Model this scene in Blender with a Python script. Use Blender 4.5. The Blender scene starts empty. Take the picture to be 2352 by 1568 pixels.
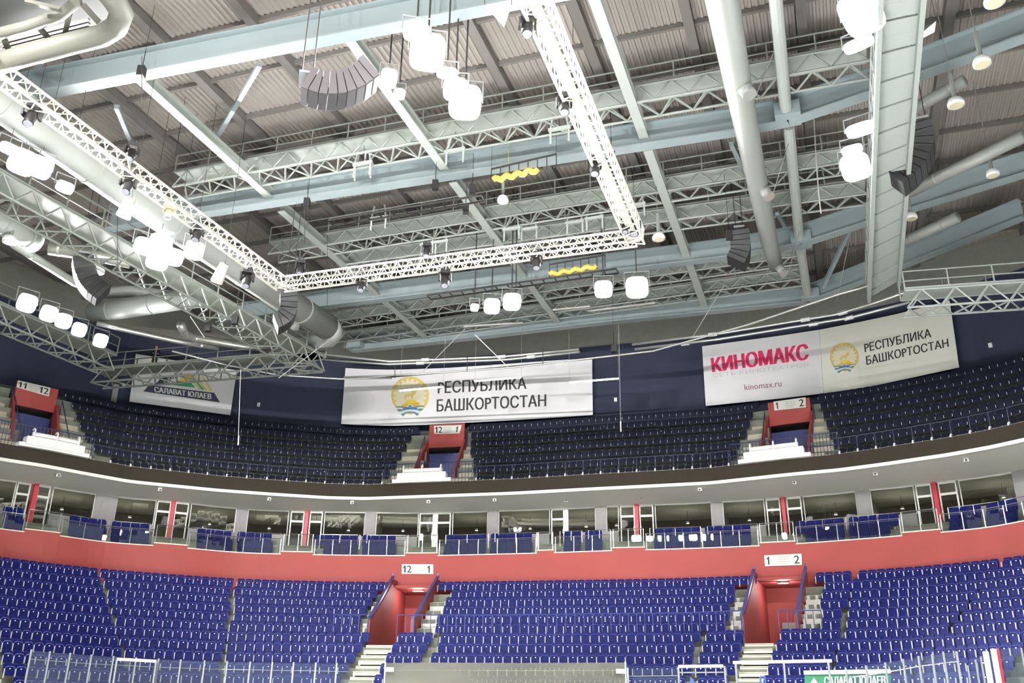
import bpy, math
import numpy as np
from mathutils import Vector, Matrix

# ------------------------------------------------------------------ camera, world, exposure
SC = bpy.context.scene
FPX = 2150.0; TH = math.atan(0.407); RHO = math.radians(0.8); EYE = 1.4   # focal length in px of the 2352x1568 frame, pitch, roll, eye height
cam_d = bpy.data.cameras.new('camera'); cam = bpy.data.objects.new('camera', cam_d)
SC.collection.objects.link(cam); SC.camera = cam
cam_d.sensor_fit = 'HORIZONTAL'; cam_d.sensor_width = 36.0; cam_d.lens = 36.0 * FPX / 2352.0
cam_d.clip_start = 0.1; cam_d.clip_end = 400
cam.matrix_world = Matrix.Translation((0, 0, EYE)) @ Matrix.Rotation(math.pi / 2 + TH, 4, 'X') @ Matrix.Rotation(RHO, 4, 'Z')
SC.view_settings.view_transform = 'Standard'; SC.view_settings.look = 'None'
SC.view_settings.gamma = 1.0; SC.view_settings.exposure = 0.0; SC.view_settings.use_curve_mapping = False
W = bpy.data.worlds.new('world'); SC.world = W; W.use_nodes = True
W.node_tree.nodes['Background'].inputs[0].default_value = (0.80, 0.86, 0.84, 1)
W.node_tree.nodes['Background'].inputs[1].default_value = 1.0
SC.cycles.max_bounces = 5; SC.cycles.diffuse_bounces = 3; SC.cycles.glossy_bounces = 2; SC.cycles.transparent_max_bounces = 12
SC.cycles.use_adaptive_sampling = True; SC.cycles.adaptive_threshold = 0.15; SC.cycles.sample_clamp_indirect = 6.0; SC.cycles.caustics_reflective = False; SC.cycles.caustics_refractive = False
FLOOD_W = 19000       # watts of each arena floodlight

# ------------------------------------------------------------------ materials
def lin(c):
    return tuple(((v / 255.0) / 12.92 if v / 255.0 <= 0.04045 else ((v / 255.0 + 0.055) / 1.055) ** 2.4) for v in c)
def mat(name, rgb, rough=0.6, metal=0.0, var=0.0, scale=3.0, emit=None, spec=0.5):
    m = bpy.data.materials.new(name); m.use_nodes = True
    nt = m.node_tree; b = nt.nodes['Principled BSDF']
    c = lin(rgb)
    b.inputs['Base Color'].default_value = (*c, 1); b.inputs['Roughness'].default_value = rough; b.inputs['Metallic'].default_value = metal
    b.inputs['Specular IOR Level'].default_value = spec
    if var:
        tc = nt.nodes.new('ShaderNodeTexCoord'); n = nt.nodes.new('ShaderNodeTexNoise'); n.inputs['Scale'].default_value = scale; n.inputs['Detail'].default_value = 4
        r = nt.nodes.new('ShaderNodeValToRGB')
        r.color_ramp.elements[0].position = 0.3; r.color_ramp.elements[1].position = 0.7
        r.color_ramp.elements[0].color = (*[v * (1 - var) for v in c], 1); r.color_ramp.elements[1].color = (*[min(1, v * (1 + var)) for v in c], 1)
        nt.links.new(tc.outputs['Object'], n.inputs['Vector']); nt.links.new(n.outputs['Fac'], r.inputs['Fac']); nt.links.new(r.outputs['Color'], b.inputs['Base Color'])
    if emit:
        b.inputs['Emission Color'].default_value = (*lin(rgb), 1); b.inputs['Emission Strength'].default_value = emit
    return m
def glassmat(name, tint, gl, rough=0.03, veil=0.0, veilc=(170, 170, 165)):
    m = bpy.data.materials.new(name); m.use_nodes = True; nt = m.node_tree; nt.nodes.clear()
    out = nt.nodes.new('ShaderNodeOutputMaterial'); tr = nt.nodes.new('ShaderNodeBsdfTransparent'); g = nt.nodes.new('ShaderNodeBsdfGlossy'); mx = nt.nodes.new('ShaderNodeMixShader')
    tr.inputs[0].default_value = (*lin(tint), 1); g.inputs['Roughness'].default_value = rough; mx.inputs[0].default_value = gl
    nt.links.new(tr.outputs[0], mx.inputs[1]); nt.links.new(g.outputs[0], mx.inputs[2])
    last = mx
    if veil:
        d = nt.nodes.new('ShaderNodeBsdfDiffuse'); d.inputs[0].default_value = (*lin(veilc), 1); m2 = nt.nodes.new('ShaderNodeMixShader'); m2.inputs[0].default_value = veil
        n = nt.nodes.new('ShaderNodeTexNoise'); n.inputs['Scale'].default_value = 1.3; ml = nt.nodes.new('ShaderNodeMath'); ml.operation = 'MULTIPLY'; ml.inputs[1].default_value = veil * 2
        nt.links.new(n.outputs['Fac'], ml.inputs[0]); nt.links.new(ml.outputs[0], m2.inputs[0])
        nt.links.new(mx.outputs[0], m2.inputs[1]); nt.links.new(d.outputs[0], m2.inputs[2]); last = m2
    nt.links.new(last.outputs[0], out.inputs[0])
    return m
M = {}
def defm(k, *a, **kw): M[k] = mat(k, *a, **kw)
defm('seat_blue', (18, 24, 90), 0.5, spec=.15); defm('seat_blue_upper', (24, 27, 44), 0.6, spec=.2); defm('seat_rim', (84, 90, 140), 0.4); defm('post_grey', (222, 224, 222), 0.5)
defm('plate_white', (238, 240, 240), 0.35); defm('concrete', (118, 122, 108), 0.8, var=.18, scale=1.2); defm('step_ivory', (226, 222, 204), 0.7, var=.05)
defm('step_grey', (206, 206, 196), 0.7, var=.06); defm('red_paint', (156, 64, 59), 0.65, var=.04, scale=.6); defm('cream_trim', (236, 228, 206), 0.5)
defm('rail_blue', (58, 66, 122), 0.4); defm('rail_navy', (40, 46, 78), 0.45); defm('chrome', (214, 216, 212), 0.22, metal=0.9); defm('floor_balcony', (140, 140, 128), 0.7, var=.1)
defm('wall_grey', (150, 147, 146), 0.75, var=.03); defm('pvc_white', (238, 238, 232), 0.4); defm('pvc_red', (196, 48, 66), 0.45); defm('ceiling_white', (248, 246, 238), 0.8)
defm('ledge_white', (242, 240, 230), 0.6); defm('fascia_brown', (56, 51, 44), 0.8, var=.05, spec=.05); defm('room_brown', (92, 80, 68), 0.8, var=.15, scale=.7); defm('wall_navy', (38, 44, 66), 0.75, var=.08, scale=.8)
defm('beige', (196, 188, 168), 0.75, var=.06); defm('white_gloss', (244, 244, 242), 0.35); defm('banner_white', (236, 234, 236), 0.7); defm('banner_cream', (240, 238, 226), 0.7)
defm('ink_dark', (48, 46, 48), 0.6); defm('ink_red', (214, 34, 92), 0.6); defm('ink_grey', (206, 204, 207), 0.6); defm('ink_rose', (150, 90, 110), 0.6); defm('ink_gold', (214, 192, 108), 0.6)
defm('ink_sand', (234, 224, 196), 0.6); defm('ink_yellow', (234, 214, 60), 0.6); defm('ink_amber', (222, 176, 66), 0.6); defm('ink_blue', (70, 110, 176), 0.6); defm('ink_teal', (98, 124, 122), 0.6)
defm('ink_mist', (206, 224, 220), 0.6); defm('ink_navy', (52, 50, 76), 0.6); defm('ink_green', (40, 146, 84), 0.6); defm('sign_white', (226, 224, 214), 0.6)
defm('deck', (150, 143, 137), 0.75, var=.05, scale=.15); defm('purlin', (104, 100, 96), 0.7); defm('steel_blue', (146, 158, 160), 0.5, var=.04, scale=.4); defm('steel_light', (180, 186, 180), 0.5)
defm('array_haze_grey', (92, 87, 90), 0.6); defm('ink_mid', (150, 148, 150), 0.6); defm('bridge_grey', (138, 144, 139), 0.5); defm('wall_grey_dark', (124, 124, 116), 0.75, var=.05); defm('cube_grey', (86, 86, 78), 0.6); defm('steel_mid', (158, 163, 157), 0.5); defm('steel_green', (122, 126, 119), 0.5); defm('truss_white', (224, 222, 214), 0.4); defm('duct', (148, 151, 146), 0.5, metal=0.15); defm('duct_zinc', (196, 196, 188), 0.32, metal=0.6); defm('pipe_shiny', (226, 226, 222), 0.25, metal=0.7)
defm('black', (34, 32, 34), 0.5); defm('charcoal', (36, 35, 37), 0.5); defm('grille', (46, 44, 46), 0.6); defm('lens_dark', (150, 150, 160), 0.1); defm('yellow', (226, 200, 96), 0.5)
defm('cream_shell', (222, 214, 180), 0.5); defm('housing_grey', (150, 152, 154), 0.45); defm('wire', (150, 148, 144), 0.5); defm('wire_dark', (52, 50, 50), 0.5); defm('ice', (242, 244, 247), 0.35)
defm('lamp', (250, 250, 255), 0.3, emit=60.0); defm('tube_emissive', (255, 252, 244), 0.3, emit=6.0); defm('skin', (196, 150, 134), 0.6); defm('cloth_dark', (44, 42, 48), 0.8); defm('cloth_brown', (98, 84, 74), 0.8)
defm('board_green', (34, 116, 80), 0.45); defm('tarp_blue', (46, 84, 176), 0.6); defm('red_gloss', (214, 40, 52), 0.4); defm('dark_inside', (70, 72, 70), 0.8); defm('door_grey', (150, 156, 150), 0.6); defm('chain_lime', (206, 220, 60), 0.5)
M['glass'] = glassmat('glass', (240, 243, 240), .045, rough=.006); M['box_glass'] = glassmat('box_glass', (224, 226, 218), .08, rough=.01)
M['rink_glass'] = glassmat('rink_glass', (232, 238, 246), .05, veil=.016, veilc=(190, 200, 230)); M['hazy_glass'] = glassmat('hazy_glass', (210, 212, 206), .06, rough=.2, veil=.42, veilc=(150, 148, 138))

# ------------------------------------------------------------------ mesh builder and tagging
COL = SC.collection; WLOC = {}
UP = Vector((0, 0, 1))
class MB:
    def __init__(s): s.v = []; s.f = []; s.m = []
    def add(s, vs, fs, mi=0):
        o = len(s.v); s.v += [tuple(v) for v in vs]; s.f += [tuple(i + o for i in f) for f in fs]; s.m += [mi] * len(fs); return s
    def quad(s, a, b, c, d, mi=0): return s.add([a, b, c, d], [(0, 1, 2, 3)], mi)
    def hexa(s, p, mi=0):      # 8 points: bottom ring 0-3, top ring 4-7
        return s.add(p, [(3, 2, 1, 0), (4, 5, 6, 7), (0, 1, 5, 4), (1, 2, 6, 5), (2, 3, 7, 6), (3, 0, 4, 7)], mi)
    def box(s, c, sx, sy, sz, rz=0.0, mi=0):   # c = centre
        ca, sa = math.cos(rz), math.sin(rz); p = []
        for z in (-sz / 2, sz / 2):
            for x, y in ((-sx / 2, -sy / 2), (sx / 2, -sy / 2), (sx / 2, sy / 2), (-sx / 2, sy / 2)):
                p.append((c[0] + x * ca - y * sa, c[1] + x * sa + y * ca, c[2] + z))
        return s.hexa(p, mi)
    def obox(s, c, ax, ay, az, mi=0):          # centre and three half-axis vectors
        c = Vector(c); p = []
        for k in (-1, 1):
            for i, j in ((-1, -1), (1, -1), (1, 1), (-1, 1)): p.append(c + ax * i + ay * j + az * k)
        return s.hexa(p, mi)
    def beam(s, p, q, w, h, mi=0, up=UP):
        p, q = Vector(p), Vector(q); d = (q - p)
        if d.length < 1e-6: return s
        d.normalize(); r = d.cross(up)
        if r.length < 1e-4: r = d.cross(Vector((0, 1, 0)))
        r.normalize(); u = r.cross(d)
        a, b = r * (w / 2), u * (h / 2)
        return s.hexa([p - a - b, p + a - b, q + a - b, q - a - b, p - a + b, p + a + b, q + a + b, q - a + b], mi)
    def ibeam(s, p, q, W_, H, tf=.06, tw=.05, mi=0):   # bottom-flange centre line p-q
        p, q = Vector(p), Vector(q)
        s.beam(p, q, W_, tf, mi); s.beam(p + UP * H, q + UP * H, W_, tf, mi); s.beam(p + UP * H / 2, q + UP * H / 2, tw, H, mi); return s
    def tube(s, p, q, r, n=8, r2=None, mi=0): return s.path([p, q], [r, r if r2 is None else r2], n, mi)
    def path(s, pts, r, n=8, mi=0, cap=True):
        pts = [Vector(p) for p in pts]; k = len(pts)
        if not isinstance(r, (list, tuple)): r = [r] * k
        vs = []; prev = None
        for i, p in enumerate(pts):
            d = (pts[min(i + 1, k - 1)] - pts[max(i - 1, 0)])
            d = d.normalized() if d.length > 1e-9 else Vector((0, 0, 1))
            if prev is None:
                a = d.cross(UP)
                if a.length < 1e-3: a = d.cross(Vector((0, 1, 0)))
            else: a = prev - d * prev.dot(d)
            a.normalize(); prev = a; b = d.cross(a)
            for j in range(n):
                t = 2 * math.pi * j / n; vs.append(p + (a * math.cos(t) + b * math.sin(t)) * r[i])
        fs = []
        for i in range(k - 1):
            for j in range(n): fs.append((i * n + j, i * n + (j + 1) % n, (i + 1) * n + (j + 1) % n, (i + 1) * n + j))
        if cap: fs += [tuple(range(n - 1, -1, -1)), tuple((k - 1) * n + j for j in range(n))]
        return s.add(vs, fs, mi)
    def lathe(s, c, ax, prof, n=14, mi=0):     # profile of (distance along axis, radius)
        ax = Vector(ax).normalized(); c = Vector(c)
        return s.path([c + ax * a for a, _ in prof], [max(r, 1e-4) for _, r in prof], n, mi) if True else s
    def build(s, name, mats, parent=None, smooth=False):
        v = np.array(s.v, float); lo, hi = v.min(0), v.max(0); loc = np.array([(lo[0] + hi[0]) / 2, (lo[1] + hi[1]) / 2, lo[2]])
        me = bpy.data.meshes.new(name); me.from_pydata((v - loc).tolist(), [], s.f)
        if not isinstance(mats, (list, tuple)): mats = [mats]
        for m in mats: me.materials.append(M[m] if isinstance(m, str) else m)
        if len(mats) > 1: me.polygons.foreach_set('material_index', s.m)
        if smooth: me.polygons.foreach_set('use_smooth', [True] * len(s.f))
        me.update(); o = bpy.data.objects.new(name, me); COL.objects.link(o); WLOC[o.name] = Vector(loc)
        o.location = loc
        if parent is not None: o.parent = parent; o.location = Vector(loc) - WLOC[parent.name]
        return o
def tag(o, label, cat, group=None, kind=None):
    o['label'] = label; o['category'] = cat
    if group: o['group'] = group
    if kind: o['kind'] = kind
    return o
def thing(name, label, cat, loc, group=None, rz=0.0, kind=None):
    o = bpy.data.objects.new(name, None); COL.objects.link(o); o.location = loc; o.rotation_euler = (0, 0, rz); o.empty_display_size = .2
    WLOC[o.name] = Vector(loc); return tag(o, label, cat, group, kind)
def struct(name, mb, m, label=None, cat='structure', parent=None, smooth=False):
    o = mb.build(name, m, parent, smooth)
    if parent is None:
        o['kind'] = 'structure'; o['category'] = cat
        if label: o['label'] = label
    return o
ORD = ['zeroth', 'first', 'second', 'third', 'fourth', 'fifth', 'sixth', 'seventh', 'eighth', 'ninth', 'tenth', 'eleventh', 'twelfth', 'thirteenth', 'fourteenth', 'fifteenth', 'sixteenth', 'seventeenth', 'eighteenth', 'nineteenth', 'twentieth']
def ordn(n):
    if n <= 20: return ORD[n]
    t = {2: 'twenty', 3: 'thirty', 4: 'forty', 5: 'fifty', 6: 'sixty', 7: 'seventy', 8: 'eighty', 9: 'ninety'}[min(9, n // 10)]
    return t + '-' + ORD[n % 10] if n % 10 else t[:-1] + 'ieth'
def text_mesh(body, bold=0.0):
    cu = bpy.data.curves.new('txt', 'FONT'); cu.body = body; cu.resolution_u = 3
    cu.offset = bold
    o = bpy.data.objects.new('txt', cu); COL.objects.link(o)
    dg = bpy.context.evaluated_depsgraph_get(); dg.update(); me = bpy.data.meshes.new_from_object(o.evaluated_get(dg))
    me.calc_loop_triangles(); v = [tuple(p.co) for p in me.vertices]; f = [tuple(p.vertices) for p in me.loop_triangles]
    bpy.data.objects.remove(o); bpy.data.curves.remove(cu); bpy.data.meshes.remove(me)
    a = np.array(v)[:, :2]; a = (a - a.min(0)) / (a.max(0) - a.min(0)); return a, f
ONE = [(.42, 0), (.80, 0), (.80, 1), (.52, 1), (.10, .74), (.10, .58), (.42, .74)]
def digits_on(mb, body, TL, TR, BL, BR, off):   # sector numbers; the one has a proper flag
    n = len(body); P = lambda u, v: (Vector(BL) * (1 - u) + Vector(BR) * u) * (1 - v) + (Vector(TL) * (1 - u) + Vector(TR) * u) * v
    for i, ch in enumerate(body):
        u0, u1 = i / n, (i + .92) / n
        if ch == '1':
            q = [P(u0 + (u1 - u0) * x, y) + Vector(off) for x, y in ONE]; mb.add(q, [(0, 1, 2, 6), (2, 3, 6), (3, 4, 5, 6)])
        else: text_on(mb, ch, P(u0, 1), P(u1, 1), P(u0, 0), P(u1, 0), off, bold=.012)
def text_on(mb, body, TL, TR, BL, BR, off, mi=0, bold=0.0):   # letters laid bilinearly on a quad of 3-D corners
    a, f = text_mesh(body.replace('\u0420', 'P')); TL, TR, BL, BR = map(Vector, (TL, TR, BL, BR)); off = Vector(off); hgt = (TL - BL).length / max(1e-6, (TR - TL).length)
    nn = (TR - TL).cross(BL - TL).normalized()
    if nn.dot(Vector((0, 0, EYE)) - TL) < 0: nn = -nn
    for ki, k in enumerate([0.0] if not bold else [-bold, 0.0, bold] if bold < .025 else [-bold, -bold / 2, 0.0, bold / 2, bold]):   # heavier strokes: the outline repeated sideways
        mb.add([(BL * (1 - u) + BR * u) * (1 - v) + (TL * (1 - u) + TR * u) * v + off + nn * (.006 * ki) for u, v in a + np.array([k * 2 * hgt, 0])], f, mi)
# ------------------------------------------------------------------ pixel <-> world helpers and plan of the seating bowl
CT,ST=math.cos(TH),math.sin(TH); CR,SR=math.cos(RHO),math.sin(RHO)
def ray(x,y):
    u=x-1176.; v=784.-y
    u,v=u*CR-v*SR,u*SR+v*CR
    return (u,FPX*CT-v*ST,FPX*ST+v*CT)
def PZ(x,y,Z):
    r=ray(x,y); k=(Z-EYE)/r[2]; return (r[0]*k,r[1]*k,Z)
def PY(x,y,Y):
    r=ray(x,y); k=Y/r[1]; return (r[0]*k,Y,EYE+r[2]*k)
def PD(x,y,D):
    r=ray(x,y); k=D/(r[1]*CT+r[2]*ST); return (r[0]*k,r[1]*k,EYE+r[2]*k)
def proj(X,Y,Z):
    Z=Z-EYE; d=Y*CT+Z*ST; u=FPX*X/d; v=FPX*(-Y*ST+Z*CT)/d
    return (1176+u*CR+v*SR,784-(-u*SR+v*CR),d)
# ---- plan of the seating bowl ----
Z0=9.46
_r0=[(0,1277),(100,1290),(227,1305),(540,1328),(800,1335),(1010,1335),(1300,1331),(1552,1327),(1736,1320),(1866,1314),(1964,1310),(2164,1295),(2283,1283),(2352,1273)]
_pt=np.array([PZ(a,b,Z0)[:2] for a,b in _r0]); _px=np.array([p[0] for p in _r0],float)
_g=np.arange(-500,2860,10.)
def _ext(col):
    y=np.interp(_g,_px,_pt[:,col])
    k0=(y[_g>=150][0]-y[_g>=0][0])/150; k1=(y[_g>=2350][0]-y[_g>=2200][0])/150
    y=np.where(_g<0,y[_g>=0][0]+k0*_g,y); y=np.where(_g>2350,y[_g>=2350][0]+k1*(_g-2350),y)
    return y
def _sm(a,s):
    k=np.exp(-.5*(np.arange(-3*s,3*s+1,10)/s)**2); k/=k.sum(); n=len(k)//2
    p=np.concatenate([2*a[0]-a[n:0:-1],a,2*a[-1]-a[-2:-n-2:-1]]); return np.convolve(p,k,'valid')
GX=_sm(_ext(0),60); GY=_sm(_ext(1),60)
_dx=_sm(np.gradient(GX),50); _dy=_sm(np.gradient(GY),50); _l=np.hypot(_dx,_dy); NX=-_dy/_l; NY=_dx/_l
def S(t,w,Z):
    nx=np.interp(t,_g,NX); ny=np.interp(t,_g,NY)
    return (float(np.interp(t,_g,GX)+w*nx),float(np.interp(t,_g,GY)+w*ny),float(Z))
def NRM(t):
    nx=float(np.interp(t,_g,NX)); ny=float(np.interp(t,_g,NY)); l=math.hypot(nx,ny); return (nx/l,ny/l,0.)
def bis(f,a,b,n=40):
    fa=f(a)
    for _ in range(n):
        m=.5*(a+b); fm=f(m)
        if (fm>0)==(fa>0): a,fa=m,fm
        else: b=m
    return .5*(a+b)
def T(px,w,Z): return bis(lambda t: proj(*S(t,w,Z))[0]-px,-480,2840)
def pl(poly):
    xs=[p[0] for p in poly]; ys=[p[1] for p in poly]
    return lambda x: float(np.interp(x,xs,ys))
def wfit(t,Z,py):
    def f(w):
        a=proj(*S(t,w,Z)); return a[1]-py(a[0])
    return bis(f,-6,12)
def Zfit(t,w,py):
    def f(Z):
        a=proj(*S(t,w,Z)); return a[1]-py(a[0])
    return bis(f,0,40)
# ------------------------------------------------------------------ bowl level curves (read along the stand)
redtop = pl([(-300,1165),(0,1216),(56,1222),(137,1230),(245,1247),(352,1253),(430,1259),(545,1270),(645,1273),(718,1274.5),(825,1276),(931,1277),(1005,1276.5),(1176,1272.5),(1272,1270),(1406,1265),(1482,1263.5),(1641,1258.5),(1745,1254),(1828,1250),(2073,1231),(2161,1223.5),(2276,1212),(2352,1197),(2600,1150)])
ledge = pl([(-300,985),(0,1050),(100,1065),(200,1084),(300,1102),(400,1112),(500,1122),(625,1131),(750,1139),(840,1141),(950,1137),(1175,1129),(1356,1119),(1496,1112),(1631,1105),(1816,1085),(1926,1075),(2026,1062),(2176,1040),(2276,1022),(2352,1005),(2600,950)])
ZP, ZL, ZF = 11.25, 15.35, 16.2           # parapet top, white ledge, top of the dark fascia
_tg = np.arange(-420, 2700, 30.0)
_wr = np.array([wfit(t, ZP, redtop) for t in _tg]); _wl = np.array([wfit(t, ZL, ledge) for t in _tg])
_k = np.array([1, 2, 3, 2, 1]) / 9.0
_wr = np.convolve(np.pad(_wr, 2, 'edge'), _k, 'valid')
def WR(t): return float(np.interp(t, _tg, _wr))
def WL(t): return float(np.interp(t, _tg, _wl))
def F(base, off): return lambda t: base(t) + off
def ev(w, t): return w(t) if callable(w) else w
def TW(px, w, Z): return bis(lambda t: proj(*S(t, ev(w, t), Z))[0] - px, -400, 2660)
def grid(t0, t1, step=18.0):
    n = max(1, int(math.ceil(abs(t1 - t0) / step))); return [t0 + (t1 - t0) * i / n for i in range(n + 1)]
def slab(mb, t0, t1, w0, w1, z0, z1, mi=0, step=18.0):      # solid that follows the stand: t along it, w across it, z up
    ts = grid(t0, t1, step); ring = []
    for t in ts:
        a, b = ev(w0, t), ev(w1, t); za, zb = ev(z0, t), ev(z1, t)
        ring.append([S(t, a, za), S(t, b, za), S(t, b, zb), S(t, a, zb)])
    vs = [p for r in ring for p in r]; fs = []
    for i in range(len(ts) - 1):
        for j in range(4): fs.append((i * 4 + j, i * 4 + (j + 1) % 4, i * 4 + 4 + (j + 1) % 4, i * 4 + 4 + j))
    fs += [(3, 2, 1, 0), tuple(len(vs) - 4 + j for j in range(4))]
    mb.add(vs, fs, mi); return mb
def run(t0, t1, w, z, step=18.0): return [S(t, ev(w, t), ev(z, t)) for t in grid(t0, t1, step)]

def row(k): return -float(k), Z0 - 0.59 * k
def tread(k): return Z0 - 0.85 - 0.59 * k
TMIN, TMAX = -260.0, 2560.0
VOM = {'A': (899, 1002), 'B': (1731, 1850)}       # lower gangway mouths, along t

# ------------------------------------------------------------------ arena floor, ice, lower terrace
mb = MB(); mb.quad((-90, -40, -.02), (90, -40, -.02), (90, 100, -.02), (-90, 100, -.02)); struct('floor', mb, 'concrete')
ax_u = (math.sin(math.radians(18.9)), math.cos(math.radians(18.9))); ax_v = (ax_u[1], -ax_u[0])
mb = MB(); pts = []
for i in range(40):
    a = 2 * math.pi * i / 40; cx, cy = math.cos(a), math.sin(a)
    u = 12 * np.sign(cy) * abs(cy) ** .6 + 12.5 + 12; v = 30 * np.sign(cx) * abs(cx) ** .4
    pts.append((ax_u[0] * (u - 2) + ax_v[0] * v - 1, ax_u[1] * (u - 2) + ax_v[1] * v, .02))
mb.add(pts, [tuple(range(40))]); struct('floor_ice', mb, 'ice')

mb = MB(); ts = sorted(set(grid(TMIN, TMAX, 20) + [x for v in VOM.values() for x in v]))
for a, b in zip(ts[:-1], ts[1:]):
    if b - a < 1e-6: continue
    m = (a + b) / 2; hole = any(v[0] < m < v[1] for v in VOM.values())
    for k in range(14):
        if hole and k <= 5: continue
        z = tread(k); z2 = tread(k + 1) if k < 13 else 0.0
        w0, w1 = -k + .55, -k - .45
        if k == 0: w0 = 1.4
        mb.quad(S(a, w0, z), S(b, w0, z), S(b, w1, z), S(a, w1, z)); mb.quad(S(a, w1, z), S(b, w1, z), S(b, w1, z2), S(a, w1, z2))
struct('floor_lower_terrace', mb, 'concrete')

# ------------------------------------------------------------------ lower gangways: cheek walls, recess, signs, stairs
zf = tread(6)
def sign(name, TL, TR, BL, BR, left, right, label, back=.05):
    TL, TR, BL, BR = map(Vector, (TL, TR, BL, BR)); n = (TR - TL).cross(BL - TL).normalized()
    if n.dot(Vector((0, 0, EYE)) - TL) < 0: n = -n
    mb = MB(); mb.hexa([BL - n * back, BR - n * back, BR, BL, TL - n * back, TR - n * back, TR, TL]); o = mb.build(name, 'sign_white'); tag(o, label, 'sign')
    def P(u, v): return (BL * (1 - u) + BR * u) * (1 - v) + (TL * (1 - u) + TR * u) * v
    for s, (u0, u1) in ((left, (.02 if len(left) > 1 else .05, .32 if len(left) > 1 else .16)), (right, (.66 if len(right) > 1 else .80, .97 if len(right) > 1 else (.93 if right == '1' else .95)))):
        t = MB(); digits_on(t, s, P(u0, .85), P(u1, .85), P(u0, .14), P(u1, .14), n * .012); t.build('number', 'ink_dark', o)
    t = MB()
    for i, (a, b) in enumerate(((.36, .66), (.36, .64), (.34, .68), (.38, .62))):
        y = .82 - i * .19; text_on(t, ('lllnlnlnll', 'nllnnlllnl', 'lnlllnlnlnll', 'nlnlllnl')[i], P(a, y), P(b, y), P(a, y - .1), P(b, y - .1), n * .01)
    t.build('small_print', 'ink_mid', o)
for nm, (ta, tb) in VOM.items():
    hz = Zfit((ta + tb) / 2, .6, pl([(0, 1350), (1300, 1350), (1500, 1331), (2352, 1331)]))
    mb = MB()
    for t in (ta, tb):
        d = 4.5 if t == ta else -4.5
        # cheek: sloping top following the rake
        q = [(5.0, zf), (-5.5, zf), (-5.5, tread(5) + .95), (-4.9, tread(4.9) + 1.0), (.55, tread(0) + 1.05), (5.0, tread(0) + 1.05)]
        A = [S(t, w, z) for w, z in q]; B = [S(t + d, w, z) for w, z in q]; n = len(q)
        mb.add(A + B, [tuple(range(n)), tuple(range(2 * n - 1, n - 1, -1))] + [(i, (i + 1) % n, n + (i + 1) % n, n + i) for i in range(n)])
    slab(mb, ta, tb, 4.2, 4.4, zf, hz + .3); slab(mb, ta, tb, .5, 4.4, hz, hz + .15)
    struct('wall_gangway', mb, 'red_paint', 'red gangway recess below the sign reading ' + ('12 and 1' if nm == 'A' else '1 and 2') + ' in the lower stand', 'gangway')
    mb = MB(); slab(mb, ta, tb, -5.5, 4.3, zf - .06, zf + .02); struct('floor_gangway', mb, 'concrete')
    mb = MB(); slab(mb, ta + (tb - ta) * .3, ta + (tb - ta) * .95, 4.08, 4.18, zf, zf + 2.1)
    struct('door_1' if nm == 'A' else 'door_2', mb, 'door_grey', 'grey door deep inside the red gangway under the sign ' + ('12-1' if nm == 'A' else '1-2'), 'door')
    tm = (ta + tb) / 2; o = thing('gangway_fill_lamp', f'fill lamp added inside the lower red gangway {"twelve-one" if nm == "A" else "one-two"}', 'lamp', S(tm, 1.5, hz)); mb = MB(); slab(mb, tm - 12, tm + 12, 1.3, 1.7, hz - .08, hz); mb.build('diffuser', 'cream_shell', o)
    ld = bpy.data.lights.new('gangway_fill_light', 'POINT'); ld.energy = 160; ld.shadow_soft_size = .2; lo = bpy.data.objects.new('gangway_fill_light', ld); COL.objects.link(lo); lo.parent = o; lo.location = (0, 0, -.3)  # fill light added to brighten the recess
    # blue hand rails on both cheeks
    for t, side in ((ta, 'left'), (tb, 'right')):
        mb = MB(); p = [S(t, .5, tread(0) + 1.22), S(t, -4.9, tread(4.9) + 1.16), S(t, -5.5, tread(5) + 1.05)]
        for a, b in zip(p[:-1], p[1:]): mb.beam(a, b, .16, .14)
        r = mb.build('gangway_handrail', 'rail_blue'); tag(r, f'blue sloping hand rail on the {side} red cheek wall of the lower gangway {"12-1" if nm=="A" else "1-2"}', 'handrail')
        mb = MB(); mb.beam(S(t, -5.5, zf), S(t, -5.5, tread(5) + 1.05), .09, .09); mb.build('post', 'rail_blue', r)
        mb = MB(); mb.beam(S(t, .45, tread(0) + .9), S(t, .45, tread(0) + 1.45), .07, .07); mb.build('post', 'rail_blue', r)
    # pale stairs beside the cheeks
    ends = {'A': ((866, 1), (822, 5), (1033, 1), (999, 5)), 'B': ((1693, 1), (1668, 5), (1894, 1), (1878, 5))}[nm]
    te = [T(x, *row(k)) for x, k in ends]
    for t_in, o1, o2, side in ((ta, te[0], te[1], 'left'), (tb, te[2], te[3], 'right')):
        mb = MB(); tout = (o1 + o2) / 2; dd = -5 if side == 'left' else 5
        for i in range(9):
            w = -.95 - i * .5; z = tread(1) - i * .295; slab(mb, t_in + dd, tout, w, w - .5, z - .3, z + .015)
        o = mb.build('stair_flight', 'step_grey'); tag(o, f'pale grey concrete stairs just {side} of the lower red gangway {"12-1" if nm=="A" else "1-2"}', 'stairs')
LS = {}                                    # long ivory stairs from the gangways down to the rink
for nm, (pa, pb) in {'A': ((846, 909), (790, 856)), 'B': ((1713, 1792), (1681, 1736))}.items():
    t0 = (T(pa[0], *row(6)) + T(pb[0], *row(10.6))) / 2; t1 = (T(pa[1], *row(6)) + T(pb[1], *row(10.6))) / 2; LS[nm] = (t0, t1)
LS['C'] = (T(-75, *row(10.5)), T(12, *row(10.5)))
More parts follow.
